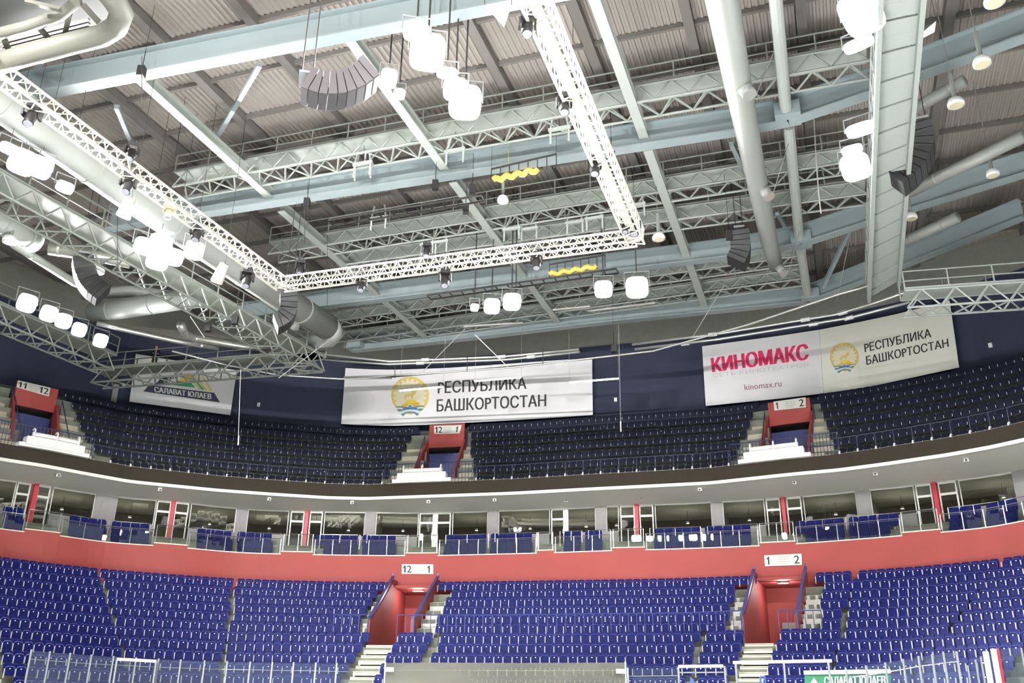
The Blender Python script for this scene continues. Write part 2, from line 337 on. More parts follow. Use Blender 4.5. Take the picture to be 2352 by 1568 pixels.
for nm, (t0, t1) in LS.items():
    o = None; k0 = 9 if nm == 'C' else 6
    st = MB()
    for i in range((13 - k0) * 2):
        w = -k0 + .05 - i * .5; z = tread(k0) + .12 - i * .295; slab(st, t0, t1, w, w - .42, z - .06, z + .02)
        slab(st, t0, t1, w - .36, w - .42, z - .18, z)
    o = st.build('stair_flight', 'step_ivory'); tag(o, {'A': 'ivory open-riser stairs running down from the gangway 12-1 to the rink', 'B': 'ivory open-riser stairs running down from the gangway 1-2 to the rink', 'C': 'ivory stairs cut by the left edge of the picture beside the rink glass'}[nm], 'stairs')
    for t in (t0, t1):
        mb = MB()
        for a, b in ((k0 - .3, 12.8),): mb.beam(S(t, -a, tread(a) - .15), S(t, -b, tread(b) - .15), .08, .2)
        mb.build('stringer', 'step_ivory', o)
def quadpx(pts, w, zg=9.0):                # pixel corners dropped on the wall surface t,w
    out = []
    for x, y in pts:
        def g(Z):
            t = TW(x, w, Z); return proj(*S(t, ev(w, t), Z))[1] - y
        Z = bis(g, zg - 6, zg + 14); t = TW(x, w, Z); out.append(S(t, ev(w, t), Z))
    return out
for pts, l, r, lab in (([(923, 1295), (995, 1295.5), (922.5, 1317.5), (995, 1318)], '12', '1', 'white sign with numbers twelve and one on the red parapet wall'), ([(1755, 1275), (1841, 1271), (1757, 1300), (1842, 1297)], '1', '2', 'white sign with numbers one and two on the red parapet wall')):
    sign('sector_sign', *quadpx(pts, F(WR, -.06)), l, r, lab)

# ------------------------------------------------------------------ red wall with stepped cream coping
STEPS = [(56,137),(352,430),(645,718),(931,1005),(1233,1272),(1406,1482),(1745,1828),(2073,2161)]
ST_T = [(TW(a, WR, ZP), TW(b, WR, ZP)) for a, b in STEPS]
mb = MB(); cp = MB(); cuts = sorted(set([TMIN, TMAX] + [x for s in ST_T for x in s] + [x for v in VOM.values() for x in v]))
for a, b in zip(cuts[:-1], cuts[1:]):
    m = (a + b) / 2; up = .17 if any(s[0] < m < s[1] for s in ST_T) else 0
    zb = tread(0) - .05
    for nm, v in VOM.items():
        if v[0] < m < v[1]: zb = Zfit((v[0] + v[1]) / 2, .6, pl([(0, 1350), (1300, 1350), (1500, 1331), (2352, 1331)]))
    slab(mb, a, b, WR, F(WR, .22), zb, ZP + up); slab(cp, a, b, F(WR, -.03), F(WR, .24), ZP + up, ZP + up + .06)
struct('wall_red', mb, 'red_paint', 'red parapet wall behind the top row of the lower stand', 'wall'); struct('trim_1', cp, 'cream_trim')

# ------------------------------------------------------------------ blue rail along the cross aisle
for i, (xa, xb) in enumerate(((768, 846), (914, 1702), (1786, 1884))):
    py = pl([(0, 1415), (770, 1411.5), (916, 1412), (1116, 1412), (1576, 1407), (1702, 1402), (1790, 1402), (1884, 1401)])
    w = -5.62; t0 = TW(xa, w, 7); t1 = TW(xb, w, 7); z = lambda t: Zfit(t, w, py)
    o = thing('aisle_rail', ['short blue tubular rail left of the lower gangway 12-1', 'long blue tubular rail across the stand between the two lower gangways', 'short blue tubular rail right of the lower gangway 1-2'][i], 'railing', S((t0 + t1) / 2, w, zf))
    mb = MB(); mb.path(run(t0, t1, w, z), .03, 6); mb.build('top_rail', 'rail_blue', o)
    n = max(2, int((t1 - t0) / 19))
    for k in range(n + 1):
        t = t0 + (t1 - t0) * k / n; mb = MB(); mb.tube(S(t, w, zf), S(t, w, z(t)), .022, 6); mb.build('post', 'rail_blue', o)

# ------------------------------------------------------------------ seats
def rrect(w, h, r, n=4, top_only=False):
    p = []
    for cx, cz, a0 in ((w / 2 - r, h - r, 0), (-w / 2 + r, h - r, 90)):
        for i in range(n + 1): a = math.radians(a0 + 90 * i / n); p.append((cx + r * math.cos(a), cz + r * math.sin(a)))
    if top_only: p += [(-w / 2, 0), (w / 2, 0)]
    else:
        r2 = r * .6
        for cx, cz, a0 in ((-w / 2 + r2, r2, 180), (w / 2 - r2, r2, 270)):
            for i in range(n + 1): a = math.radians(a0 + 90 * i / n); p.append((cx + r2 * math.cos(a), cz + r2 * math.sin(a)))
    return p
def panel(mb, w, h, r, z0, y0, y1, th, mi=0, n=3, top_only=False):   # rounded panel standing up, leaning from y0 (bottom) to y1 (top)
    p = rrect(w, h, r, n, top_only); k = len(p)
    f = [(x, y0 + (y1 - y0) * z / h + .03 * (1 - (2 * x / w) ** 2), z0 + z) for x, z in p]; b = [(x, y + th, z) for x, y, z in f]
    mb.add(f + b, [tuple(range(k)), tuple(range(2 * k - 1, k - 1, -1))] + [(i, (i + 1) % k, k + (i + 1) % k, k + i) for i in range(k)], mi)
def seat_parts():
    a = MB(); panel(a, .45, .46, .10, .39, .03, .13, .05)
    b = MB(); panel(b, .41, .38, .12, .30, -.10, -.04, .06)
    rim = MB(); p = rrect(.43, .40, .13, 4, True)[:-2]; rim.path([(.215, -.11, .34)] + [(x, -.115 + .07 * z, .30 + z) for x, z in p] + [(-.215, -.11, .34)], .011, 4)
    pl_ = MB(); pl_.lathe((0, -.075, .60), (0, -1, .1), [(0, .03), (.012, .03)], 8)
    ps = MB(); ps.box((-.24, -.13, .40), .030, .05, .40)
    return a, b, rim, pl_, ps
rng = np.random.RandomState(7)
GAPS = {}
for k in range(13):
    z = row(k)
    g = []
    if k == 0: g = [(905, 1007), (1737, 1866)]
    elif k <= 5: g = [([0, 866, 859, 849, 837, 826][k], [0, 1033, 1023, 1012, 1002, 997][k]), ([0, 1693, 1688, 1683, 1677, 1671][k], [0, 1894, 1888, 1884, 1881, 1878][k])]
    else:
        j = k - 6; g = [(849 - 15.2 * j, 910 - 12.5 * j), (999 - 13.5 * j, 1014 - 13.5 * j), (1608 - 6 * j, 1617 - 6 * j), (1712 - 7.5 * j, 1792 - 10.5 * j)]
        if k >= 9: g.append((-90, [6, 10, 26, 34][k - 9]))
    gg = [tuple(T(x, *z) for x in a) for a in g]
    for tt in (227, 540, 1964, 2300): gg.append((tt - 1.6, tt + 1.6))
    GAPS[k] = sorted(gg)
SEATS = []                                # (k, block label, index from the block's left end, position, rotation, distance)
def place_row(k, w, z, gaps, tmin, tmax, pitch=.48, wf=None):
    tt = np.arange(tmin, tmax, 3.0); P = np.array([S(t, ev(w, t), z)[:2] for t in tt]); L = np.concatenate([[0], np.cumsum(np.hypot(*np.diff(P, axis=0).T))])
    edges = [tmin] + [x for g in gaps for x in g] + [tmax]; out = []
    for bi in range(0, len(edges), 2):
        l0, l1 = np.interp([edges[bi], edges[bi + 1]], tt, L); n = int((l1 - l0 + .12) / pitch)
        if n < 1: continue
        st = l0 + (l1 - l0 - n * pitch) / 2 if bi not in (0, len(edges) - 2) else (l1 - n * pitch if bi == 0 else l0)
        for i in range(n):
            t = float(np.interp(st + (i + .5) * pitch, L, tt)); nx, ny, _ = NRM(t); out.append((bi // 2, i, n, t, math.atan2(-nx, ny)))
    return out
for k in range(12):
    w, zz = row(k)
    for bi, i, n, t, rz in place_row(k, w, zz, GAPS[k], -140, 2480):
        x, y, z = S(t, w, tread(k)); px, py, d = proj(x, y, z + .85)
        if py > 1572 or px < -25 or px > 2377: continue
        SEATS.append((d, k, bi, i, n, x, y, z, rz, px))
SEATS.sort()
def copy_thing(src, loc, rz):
    o = src.copy(); COL.objects.link(o); o.location = loc; o.rotation_euler = (0, 0, rz); WLOC[o.name] = Vector(loc)
    for ch in src.children:
        c = ch.copy(); COL.objects.link(c); c.parent = o
    return o
proto = None; sp = seat_parts(); d0 = SEATS[:300]
rowcount = {}
for d, k, bi, i, n, x, y, z, rz, px in sorted(d0, key=lambda s: (s[1], s[9])):
    blk = 'left of stairs 12-1' if px < 849 - 15.2 * (k - 6) + 4 else 'just right of stairs 12-1' if px < 1006 - 13.5 * (k - 6) else 'in the wide centre block' if px < 1612 - 6 * (k - 6) else 'just left of stairs 1-2' if px < 1750 - 9 * (k - 6) else 'right of stairs 1-2'
    q = rowcount.setdefault((k, blk), [0]); q[0] += 1
    lab = f'blue folded seat, {ordn(q[0])} from left {blk}, {ordn(k+1)} row down'
    if proto is None:
        proto = thing('stadium_chair', lab, 'seat', (x, y, z), 'blue folded seats in the lower stand', 0.0)
        WLOC[proto.name] = Vector((0, 0, 0))
        sp[0].build('backrest', 'seat_blue', proto); sp[1].build('folded_seat', 'seat_blue', proto); sp[2].build('seat_rim', 'seat_rim', proto); sp[3].build('number_plate', 'plate_white', proto); sp[4].build('side_post', 'post_grey', proto)
        proto.rotation_euler = (0, 0, rz); continue
    o = copy_thing(proto, (x, y, z), rz); o['label'] = lab
def seat_mass(name, mats, lst, parts, label, cat):
    mb = []; V = []; Fc = []; Mi = []; o = 0
    base = [(np.array(p.v, float), p.f) for p in parts]
    for (x, y, z, rz, plate) in lst:
        c, s_ = math.cos(rz), math.sin(rz)
        for pi, (v, f) in enumerate(base):
            if pi == 3 and not plate: continue
            V.append(np.c_[v[:, 0] * c - v[:, 1] * s_ + x, v[:, 0] * s_ + v[:, 1] * c + y, v[:, 2] + z]); Fc += [tuple(q + o for q in g) for g in f]; Mi += [pi] * len(f); o += len(v)
    b = MB(); b.v = np.concatenate(V).tolist(); b.f = Fc; b.m = Mi
    ob = b.build(name, mats); tag(ob, label, cat, None, 'stuff'); return ob
seat_mass('stadium_chairs', ['seat_blue', 'seat_blue', 'seat_rim', 'plate_white', 'post_grey'], [(s[5], s[6], s[7], s[8], rng.rand() < .7) for s in SEATS[300:]], sp, 'remaining blue folded seats filling the upper rows of the lower stand', 'seat')
# ------------------------------------------------------------------ boxes: balcony, seats, balustrades, glazing
ZB1, ZB2, ZBF = 11.12, 11.9, 12.25        # front tread, rear tread, box floor
GLZ = 3.6                                  # glazing line behind the parapet
mb = MB(); slab(mb, TMIN, TMAX, F(WR, .2), F(WR, 1.25), ZB1 - .3, ZB1); slab(mb, TMIN, TMAX, F(WR, 1.25), F(WR, 2.4), ZB1 - .3, ZB2); slab(mb, TMIN, TMAX, F(WR, 2.4), F(WR, 9), ZB1 - .3, ZBF)
struct('floor_balcony', mb, 'floor_balcony')
ZH = 14.82
mb = MB(); slab(mb, TMIN, TMAX, F(WR, 9), F(WR, 9.2), ZBF, ZH + .3); struct('wall_rooms', mb, 'room_brown')
mb = MB(); slab(mb, TMIN, TMAX, F(WR, GLZ - .1), F(WR, 9.1), ZH, ZH + .12); struct('ceiling_rooms', mb, 'ceiling_white')
mb = MB(); ts = grid(TMIN, TMAX, 20)
for a, b in zip(ts[:-1], ts[1:]):
    mb.quad(S(a, WL(a) + .1, ZL - .22), S(b, WL(b) + .1, ZL - .22), S(b, WR(b) + GLZ + .05, ZH), S(a, WR(a) + GLZ + .05, ZH))
    mb.quad(S(a, WL(a) + .1, ZL - .1), S(b, WL(b) + .1, ZL - .1), S(b, WR(b) + GLZ + .05, ZH + .14), S(a, WR(a) + GLZ + .05, ZH + .14))
struct('ceiling_soffit', mb, 'ceiling_white')
mb = MB(); slab(mb, TMIN, TMAX, F(WL, 0), F(WL, .5), ZL - .2, ZL); struct('trim_2', mb, 'ledge_white', 'white ledge along the underside of the dark fascia', 'trim')
mb = MB(); slab(mb, TMIN, TMAX, F(WL, .08), F(WL, .42), ZL, ZF); struct('wall_fascia', mb, 'fascia_brown', 'long dark brown balcony fascia below the upper stand', 'fascia')

# (window left, door left, red post, door right, window right, pier) in frame pixels along the glazing line
BAYS = [((-80, 33), (35, 66), 77, (82, 112), (118, 216), (216, 265)), ((265, 356), (358, 390), 394, (400, 431), (436, 541), (541, 567)), ((567, 662), (666, 698), 704, (710, 740), (744, 838), (838, 863)),
        ((863, 961), (963, 996), None, (1003, 1035), (1039, 1120), (1120, 1145)), ((1145, 1263), (1266, 1296), None, None, (1304, 1368), (1368, 1393)), ((1393, 1421), (1425, 1458), 1463, (1469, 1501), (1505, 1635), (1635, 1661)),
        ((1661, 1757), (1761, 1793), 1801, (1808, 1842), (1847, 1968), (1968, 2001)), ((2001, 2102), (2106, 2142), 2151, (2158, 2200), (2206, 2331), (2331, 2375))]
wg = F(WR, GLZ)
def tg(px): return TW(px, wg, 14.0)
ZS = 13.12                                  # window sill
nw = nd = 0; BN = ['far left box', 'second box from the left', 'third box from the left', 'fourth box from the left', 'fifth box from the left', 'sixth box from the left', 'seventh box from the left', 'far right box']
for bi, (wl_, dl, post, dr, wr_, pier) in enumerate(BAYS):
    tp = [tg(x) for x in pier]
    mb = MB(); slab(mb, tp[0], tp[1], F(WR, GLZ - .12), F(WR, GLZ + .3), ZBF - .5, ZH); slab(mb, (tp[0] + tp[1]) / 2 - 2, (tp[0] + tp[1]) / 2 + 2, F(WR, GLZ + .3), F(WR, 9), ZBF, ZH)
    struct('wall_pier', mb, 'wall_grey', f'grey pier at the right end of the {BN[bi]}', 'pier')
    for side, wspan in (('left', wl_), ('right', wr_)):
        a, b = tg(wspan[0]), tg(wspan[1]); nw += 1
        fr = MB()
        slab(fr, a, b, F(WR, GLZ), F(WR, GLZ + .1), ZH - .06, ZH + .02); slab(fr, a, b, F(WR, GLZ), F(WR, GLZ + .1), ZS, ZS + .05)
        slab(fr, a, a + 1.5, F(WR, GLZ), F(WR, GLZ + .1), ZS, ZH); slab(fr, b - 1.5, b, F(WR, GLZ), F(WR, GLZ + .1), ZS, ZH)
        o = struct(f'window_{nw}', fr, 'pvc_white', f'{side} viewing window of the {BN[bi]}', 'window')
        gl = MB(); slab(gl, a + 1, b - 1, F(WR, GLZ + .045), F(WR, GLZ + .06), ZS + .04, ZH - .08); gl.build('pane', 'box_glass', o)
        sp_ = MB(); slab(sp_, a, b, F(WR, GLZ - .25), F(WR, GLZ + .1), ZBF - .6, ZS); struct('wall_dado', sp_, 'wall_grey', f'grey dado under the {side} window of the {BN[bi]}', 'dado')
    for side, ds in (('left', dl), ('right', dr)):
        if not ds: continue
        a, b = tg(ds[0]), tg(ds[1]); nd += 1; fr = MB(); w0, w1 = F(WR, GLZ - .02), F(WR, GLZ + .1)
        slab(fr, a, a + 2.6, w0, w1, ZBF, ZH); slab(fr, b - 2.6, b, w0, w1, ZBF, ZH); slab(fr, a, b, w0, w1, ZH - .12, ZH); slab(fr, a, b, w0, w1, ZBF + 1.78, ZBF + 1.92); slab(fr, a, b, w0, w1, ZBF, ZBF + .16)
        o = struct(f'door_{nd + 2}', fr, 'pvc_white', f'white framed {side} glass door of the {BN[bi]}', 'door')
        gl = MB(); slab(gl, a + 2, b - 2, F(WR, GLZ + .03), F(WR, GLZ + .045), ZBF + .1, ZH - .1); gl.build('pane', 'box_glass', o)
        h = MB(); th = b - 3 if side == 'left' else a + 3; h.tube(S(th, WR(th) + GLZ - .08, ZBF + .9), S(th, WR(th) + GLZ - .08, ZBF + 1.15), .018, 6); h.build('handle', 'chrome', o)
    if post:
        a = tg(post); mb = MB(); slab(mb, a - 4.2, a + 4.2, F(WR, GLZ - .22), F(WR, GLZ + .1), ZBF - .1, ZH + .02); struct('trim_post', mb, 'pvc_red', f'red post between the two doors of the {BN[bi]}', 'post')
    elif bi == 3:
        a = tg(999.5); mb = MB(); slab(mb, a - 5, a + 5, F(WR, GLZ - .05), F(WR, GLZ + .1), ZBF - .1, ZH); struct('trim_post', mb, 'pvc_white', 'white mullion between the two doors of the fourth box', 'post')
    else:
        a = tg(1300); mb = MB(); slab(mb, a - 4, a + 4, F(WR, GLZ - .05), F(WR, GLZ + .1), ZBF - .1, ZH); struct('trim_post', mb, 'pvc_white', 'white mullion right of the single door of the fifth box', 'post')
    # steps at the doors
    sa = tg((dl or dr)[0]) - 3; sb = tg((dr or dl)[1]) + 3; mb = MB()
    for i in range(4): slab(mb, sa, sb, F(WR, .5 + i * .55), F(WR, .5 + (i + 1) * .55), ZB1 - .1, ZB1 + .26 * (i + 1))
    o = mb.build('box_steps', 'concrete'); tag(o, f'short concrete steps, door of the {BN[bi]}', 'steps')
# fill lamps added in each box to brighten its ceiling
for bi, b in enumerate(BAYS):
    for px in ((b[0][0] + b[0][1]) / 2, (b[4][0] + b[4][1]) / 2):
        t = tg(px); c = Vector(S(t, WR(t) + GLZ + 2.4, ZH)); o = thing('box_fill_lamp', f'fill lamp added in the {BN[bi]}, {"left" if px < b[1 if b[1] else 3][0] else "right"} window', 'lamp', c, 'fill lamps added inside the boxes')
        mb = MB(); mb.tube(c, c - UP * .7, .012, 5); mb.build('cord', 'wire_dark', o); mb = MB(); mb.lathe(c - UP * .7, (0, 0, -1), [(0, .03), (.03, .09), (.14, .11)], 12); mb.build('shade', 'white_gloss', o)
        ld = bpy.data.lights.new('box_fill_light', 'POINT'); ld.energy = 28; ld.shadow_soft_size = .15; ld.color = (1, .95, .86); lo = bpy.data.objects.new('box_fill_light', ld); COL.objects.link(lo); lo.parent = o; lo.location = (0, 0, -.95)
# soffit loudspeakers
for i, (x, y) in enumerate([(135, 1091), (368, 1124), (619, 1146), (809, 1154), (984, 1152), (1136, 1148), (1300, 1149), (1471, 1143), (1607, 1124), (1824, 1108), (2010, 1088), (2219, 1056)]):
    c = Vector(PZ(x, y, 15.0)); o = MB().box(c, .22, .18, .2).build('soffit_speaker', 'pvc_white'); tag(o, f'small white box speaker under the box soffit, {ordn(i+1)} from the left', 'speaker', 'soffit speakers')
    d = (Vector((0, 0, EYE)) - c).normalized(); mb = MB(); mb.lathe(c + d * .1, d, [(0, .06), (.03, .055)], 10); mb.build('speaker_cone', 'black', o)

# box seats: a rear and a front row in every stretch between the door steps
def box_seat_parts():
    a = MB(); panel(a, .54, .66, .18, .42, .02, .14, .09, n=4)
    b = MB(); panel(b, .5, .36, .12, .26, -.16, -.1, .1)
    p = MB(); p.box((0, .05, .17), .06, .08, .34)
    return a, b, p
bsp = box_seat_parts(); bproto = None
edges = [-60] + [x for s in STEPS for x in s] + [2360]; bcount = {}
skip = {(238, 246), (540, 548)}
for si in range(0, len(edges), 2):
    a, b = edges[si], edges[si + 1]
    if b - a < 30: continue
    for rr, (off, z) in enumerate(((.62, ZB1), (1.85, ZB2))):
        w = F(WR, off); ta, tb = TW(a + 8, w, z), TW(b - 8, w, z)
        for blk, i, n, t, rz in place_row(rr, w, z, [((ta + tb) / 2 - 5, (ta + tb) / 2 + 5)], ta, tb, .56):
            x, y, _ = S(t, w(t), z); lab = f'blue padded seat, {"front" if rr == 0 else "rear"} row, {ordn(i + 1)} in {"left" if blk == 0 else "right"} half of the {ordn(si // 2 + 1)} balcony stretch'
            if bproto is None:
                bproto = thing('padded_chair', lab, 'seat', (0, 0, 0), 'padded seats on the box balcony'); bsp[0].build('backrest', 'seat_blue', bproto); bsp[1].build('folded_seat', 'seat_blue', bproto); bsp[2].build('pedestal', 'post_grey', bproto)
                bproto.location = (x, y, z); bproto.rotation_euler = (0, 0, rz); continue
            o = copy_thing(bproto, (x, y, z), rz); o['label'] = lab
# balustrades
allx = [-80] + [x for s in STEPS for x in s] + [2400]
for i in range(len(allx) - 1):
    a, b = TW(allx[i], WR, ZP), TW(allx[i + 1], WR, ZP); up = .17 if i % 2 else 0.0; hh = 1.02 if not i % 2 else 1.18
    o = thing('balustrade', (f'chrome and glass balustrade before the steps, {ordn(i // 2 + 1)} raised one from left' if i % 2 else f'chrome and glass balustrade, balcony stretch {ordn(i // 2 + 1)} from left in front of blue seats'), 'balustrade', S((a + b) / 2, WR((a + b) / 2) + .1, ZP))
    w = F(WR, .1); zt = ZP + up + hh
    pts = run(a + 2, b - 2, w, zt)
    mb = MB(); mb.path(pts, .028, 6); mb.build('top_rail', 'chrome', o)
    mb = MB(); mb.path(run(a + 2, b - 2, w, zt - .09), .012, 5); mb.build('mid_rail', 'chrome', o)
    n = max(1, int(round((b - a) / 46)))
    for k in range(n + 1):
        t = a + 3 + (b - a - 6) * k / n; mb = MB(); mb.tube(S(t, WR(t) + .1, ZP + up), S(t, WR(t) + .1, zt), .024, 6); mb.build('post', 'chrome', o)
    mb = MB(); slab(mb, a + 4, b - 4, F(WR, .09), F(WR, .105), ZP + up + .12, zt - .14); mb.build('glass_panel', 'glass', o)
    if i % 2 == 0 and b - a > 60:
        o = thing('rear_rail', f'chrome rail behind the front seats, balcony stretch {ordn(i // 2 + 1)} from left', 'railing', S((a + b) / 2, WR((a + b) / 2) + 1.25, ZB1))
        w2 = F(WR, 1.28); tm = (a + b) / 2
        for q, (c, d) in enumerate(((a + 8, tm - 8), (tm + 8, b - 8))):
            mb = MB(); mb.path([S(c, w2(c), ZB2)] + run(c, d, w2, ZB2 + .92) + [S(d, w2(d), ZB2)], .022, 6); mb.build('rail', 'chrome', o)
            mb = MB(); mb.tube(S((c + d) / 2, w2((c + d) / 2), ZB2), S((c + d) / 2, w2((c + d) / 2), ZB2 + .92), .018, 6); mb.build('post', 'chrome', o)

# ------------------------------------------------------------------ upper stand
def uw(j): return lambda t: WL(t) + 1.15 + .8 * j
def uz(j): return 16.85 + .863 * j - .85
UV = {'C': ([-60, -50, -40, -30, -20, -10, -5], [250, 215, 198, 186, 176, 164, 152]), 'A': ([880, 897, 910, 922, 934, 948, 962], [1092, 1086, 1083, 1081, 1079, 1077, 1075]), 'B': ([1680, 1694, 1704, 1714, 1724, 1734, 1744], [1925, 1912, 1903, 1896, 1889, 1883, 1878])}
ug = {j: sorted((TW(v[0][j], uw(j), uz(j) + .85), TW(v[1][j], uw(j), uz(j) + .85)) for v in UV.values()) for j in range(7)}
UDT = [(TW(a, uw(4.3), 20.5), TW(b, uw(4.3), 20.5)) for a, b in ((985, 1066), (1766, 1862), (34, 128))]      # doorway mouths
mb = MB(); ts = sorted(set(grid(TMIN, TMAX, 20) + [x for d in UDT for x in d]))
for a, b in zip(ts[:-1], ts[1:]):
    for j in range(-1, 7):
        if j >= 1 and any(d[0] < (a + b) / 2 < d[1] for d in UDT): continue
        z = uz(j) if j >= 0 else uz(0) - .02; z2 = uz(j + 1) if j < 6 else uz(6)
        w0 = (lambda t: WL(t) + .3) if j < 0 else (lambda t, j=j: uw(j)(t) - .35); w1 = lambda t, j=j: uw(j)(t) + (.45 if j < 6 else 1.6)
        mb.quad(S(a, w0(a), z), S(b, w0(b), z), S(b, w1(b), z), S(a, w1(a), z)); mb.quad(S(a, w1(a), z), S(b, w1(b), z), S(b, w1(b), z2), S(a, w1(a), z2))
struct('floor_upper_terrace', mb, 'concrete')
WB = F(WL, 7.9)
mb = MB(); slab(mb, TMIN, TMAX, WB, F(WL, 8.2), uz(6) - 1, 28.2); struct('wall_back', mb, 'wall_navy', 'dark navy back wall above the upper stand', 'wall')
mb = MB(); slab(mb, TMIN, TMAX, F(WL, 8.0), F(WL, 8.4), 28.2, 31.5); struct('wall_top', mb, 'wall_grey_dark')
US = []
for j in range(7):
    for bi, i, n, t, rz in place_row(j, uw(j), uz(j), ug[j], -160, 2500):
        x, y, z = S(t, uw(j)(t), uz(j)); px, py, d = proj(x, y, z + .85)
        if -20 < px < 2372: US.append((d, j, px, x, y, z, rz))
US.sort(); near = US[:300]; uproto = None; cnt = {}
for d, j, px, x, y, z, rz in sorted(near, key=lambda s: (s[1], s[2])):
    blk = 'left of doorway 12-1' if px < 990 else 'in the middle section' if px < 1790 else 'right of doorway 1-2'
    q = cnt.setdefault((j, blk), [0]); q[0] += 1
    lab = f'dark blue upper seat, {ordn(q[0])} from left {blk}, {ordn(j + 1)} row up'
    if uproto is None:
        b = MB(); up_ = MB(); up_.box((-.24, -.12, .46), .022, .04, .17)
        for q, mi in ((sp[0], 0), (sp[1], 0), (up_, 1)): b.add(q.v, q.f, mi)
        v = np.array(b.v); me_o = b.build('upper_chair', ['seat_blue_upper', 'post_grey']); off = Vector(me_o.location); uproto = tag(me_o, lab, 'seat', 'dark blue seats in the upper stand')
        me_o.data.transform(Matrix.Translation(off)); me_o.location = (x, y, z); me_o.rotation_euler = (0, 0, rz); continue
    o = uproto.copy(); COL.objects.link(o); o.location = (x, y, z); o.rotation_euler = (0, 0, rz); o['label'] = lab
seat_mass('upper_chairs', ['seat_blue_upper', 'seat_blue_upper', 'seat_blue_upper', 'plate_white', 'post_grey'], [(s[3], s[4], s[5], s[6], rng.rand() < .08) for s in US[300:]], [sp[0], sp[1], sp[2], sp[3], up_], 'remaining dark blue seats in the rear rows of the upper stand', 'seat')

# upper doorways: red header with sign, cheeks, beige stairs and plinth, white box on the fascia
UD = {'A': dict(hd=[(985, 976), (1066, 975), (987, 1027), (1047, 1026)], sg=[(997, 977.5), (1060, 976), (997, 996.5), (1056, 995)], n=('12', '1'), op=(958, 1046), by=1068, rol=[(901, 1106), (1036, 1103)], plin=(892, 1092)),
      'B': dict(hd=[(1766, 925), (1862, 914), (1770, 977), (1845, 970)], sg=[(1776.5, 922), (1850, 912), (1778.6, 942.5), (1851, 935)], n=('1', '2'), op=(1740, 1850), by=1022, rol=[(1696, 1069), (1863, 1046)], plin=(1690, 1912)),
      'C': dict(hd=[(34, 872), (128, 895), (52, 932), (120, 946)], sg=[(41.5, 873), (116, 890), (38, 889), (112, 910)], n=('11', '12'), op=(52, 162), by=996, rol=[(41, 1021), (203, 1050)], plin=(-40, 212))}
UN = {'A': '12-1', 'B': '1-2', 'C': '11-12'}
for nm, u in UD.items():
    jw = uw(4.3); zt = uz(0) + .1
    (xa, xb) = (u['hd'][0][0], u['hd'][1][0]); ta, tb = TW(xa, jw, 20.5), TW(xb, jw, 20.5)
    zhead = quadpx([u['hd'][0]], jw, 18)[0][2]; zlow = quadpx([((u['hd'][2][0] + u['hd'][3][0]) / 2, (u['hd'][2][1] + u['hd'][3][1]) / 2)], jw, 18)[0][2]
    mb = MB(); slab(mb, ta, tb, jw, uw(4.6), zlow, zhead)
    for t, s_ in ((ta, 1), (tb, -1)):
        q = [(uw(4.6)(t), zt), (uw(1.3)(t), zt), (uw(1.3)(t), uz(1) + .75), (uw(4.1)(t), uz(4) + .95), (uw(4.6)(t), uz(4) + .95)]; t2 = t - s_ * 5
        sk = lambda w: (-15.0 if s_ > 0 else -7.0) * max(0.0, (uw(4.1)(t) - w) / 2.2)
        A = [S(t + sk(w), w, z) for w, z in q]; B = [S(t2 + sk(w), w, z) for w, z in q]; n = 5
        mb.add(A + B, [tuple(range(n)), tuple(range(9, 4, -1))] + [(i, (i + 1) % n, n + (i + 1) % n, n + i) for i in range(n)])
    struct('wall_doorway', mb, 'red_paint', f'red doorway surround with sign {UN[nm]} in the upper stand', 'doorway')
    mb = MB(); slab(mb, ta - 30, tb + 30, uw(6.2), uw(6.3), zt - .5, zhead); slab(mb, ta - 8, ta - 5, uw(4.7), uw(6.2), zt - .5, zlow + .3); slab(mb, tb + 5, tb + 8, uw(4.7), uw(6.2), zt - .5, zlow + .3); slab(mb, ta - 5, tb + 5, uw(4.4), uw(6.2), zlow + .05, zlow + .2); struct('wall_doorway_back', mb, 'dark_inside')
    mb = MB(); slab(mb, ta, tb, uw(4.9), uw(5.0), zt, zlow - .35); o = mb.build('doorway_dim_sheet', 'rail_blue'); tag(o, f'blue sheet standing in for the dark inside of the upper doorway {UN[nm]}', 'sheet')  # blue sheet coloured like the dim interior behind the doorway
    sign('sector_sign', *quadpx(u['sg'], F(jw, -.08), 20), *u['n'], f'white sign with numbers {dict(A="twelve and one", B="one and two", C="eleven and twelve")[nm]} on the red upper doorway')
    # plinth and stairs
    pa, pb = TW(u['plin'][0], uw(.2), 16.4), TW(u['plin'][1], uw(.2), 16.4)
    mb = MB(); slab(mb, pa, pb, F(WL, .7), uw(.7), uz(0) - .1, uz(0) + .42); slab(mb, pa + 14, pb - 14, F(WL, .9), uw(1.3), uz(0), zt + .5)
    o = mb.build('doorway_plinth', 'beige'); tag(o, f'beige stepped plinth in front of the upper doorway {UN[nm]}', 'plinth')
    for side, t0, jt in (('left', ta, 0), ('right', tb, 1)):
        mb = MB()
        for i in range(10):
            j = .6 + i * .42; e = ug[min(6, int(j))]; gi = {'C': 0, 'A': 1, 'B': 2}[nm]; tout = e[gi][jt]
            slab(mb, t0 + (-16 if jt == 0 else 5), tout, uw(j), uw(j + .42), uz(0), uz(0) + .62 + i * .36)
        o = mb.build('stair_flight', 'beige'); tag(o, f'beige stairs on the {side} side of the upper doorway {UN[nm]}', 'stairs')
        r = MB(); tm = t0 + (-9 if jt == 0 else 9); r.path([S(tm, uw(.3)(tm), uz(0) + .4), S(tm, uw(.3)(tm), uz(0) + 1.5), S(tm, uw(4)(tm), uz(4) + 1.3), S(tm, uw(4)(tm), uz(4) + .3)], .03, 6)
        o = r.build('stair_rail', 'rail_navy'); tag(o, f'dark rail over the stairs {side} of the upper doorway {UN[nm]}', 'railing')
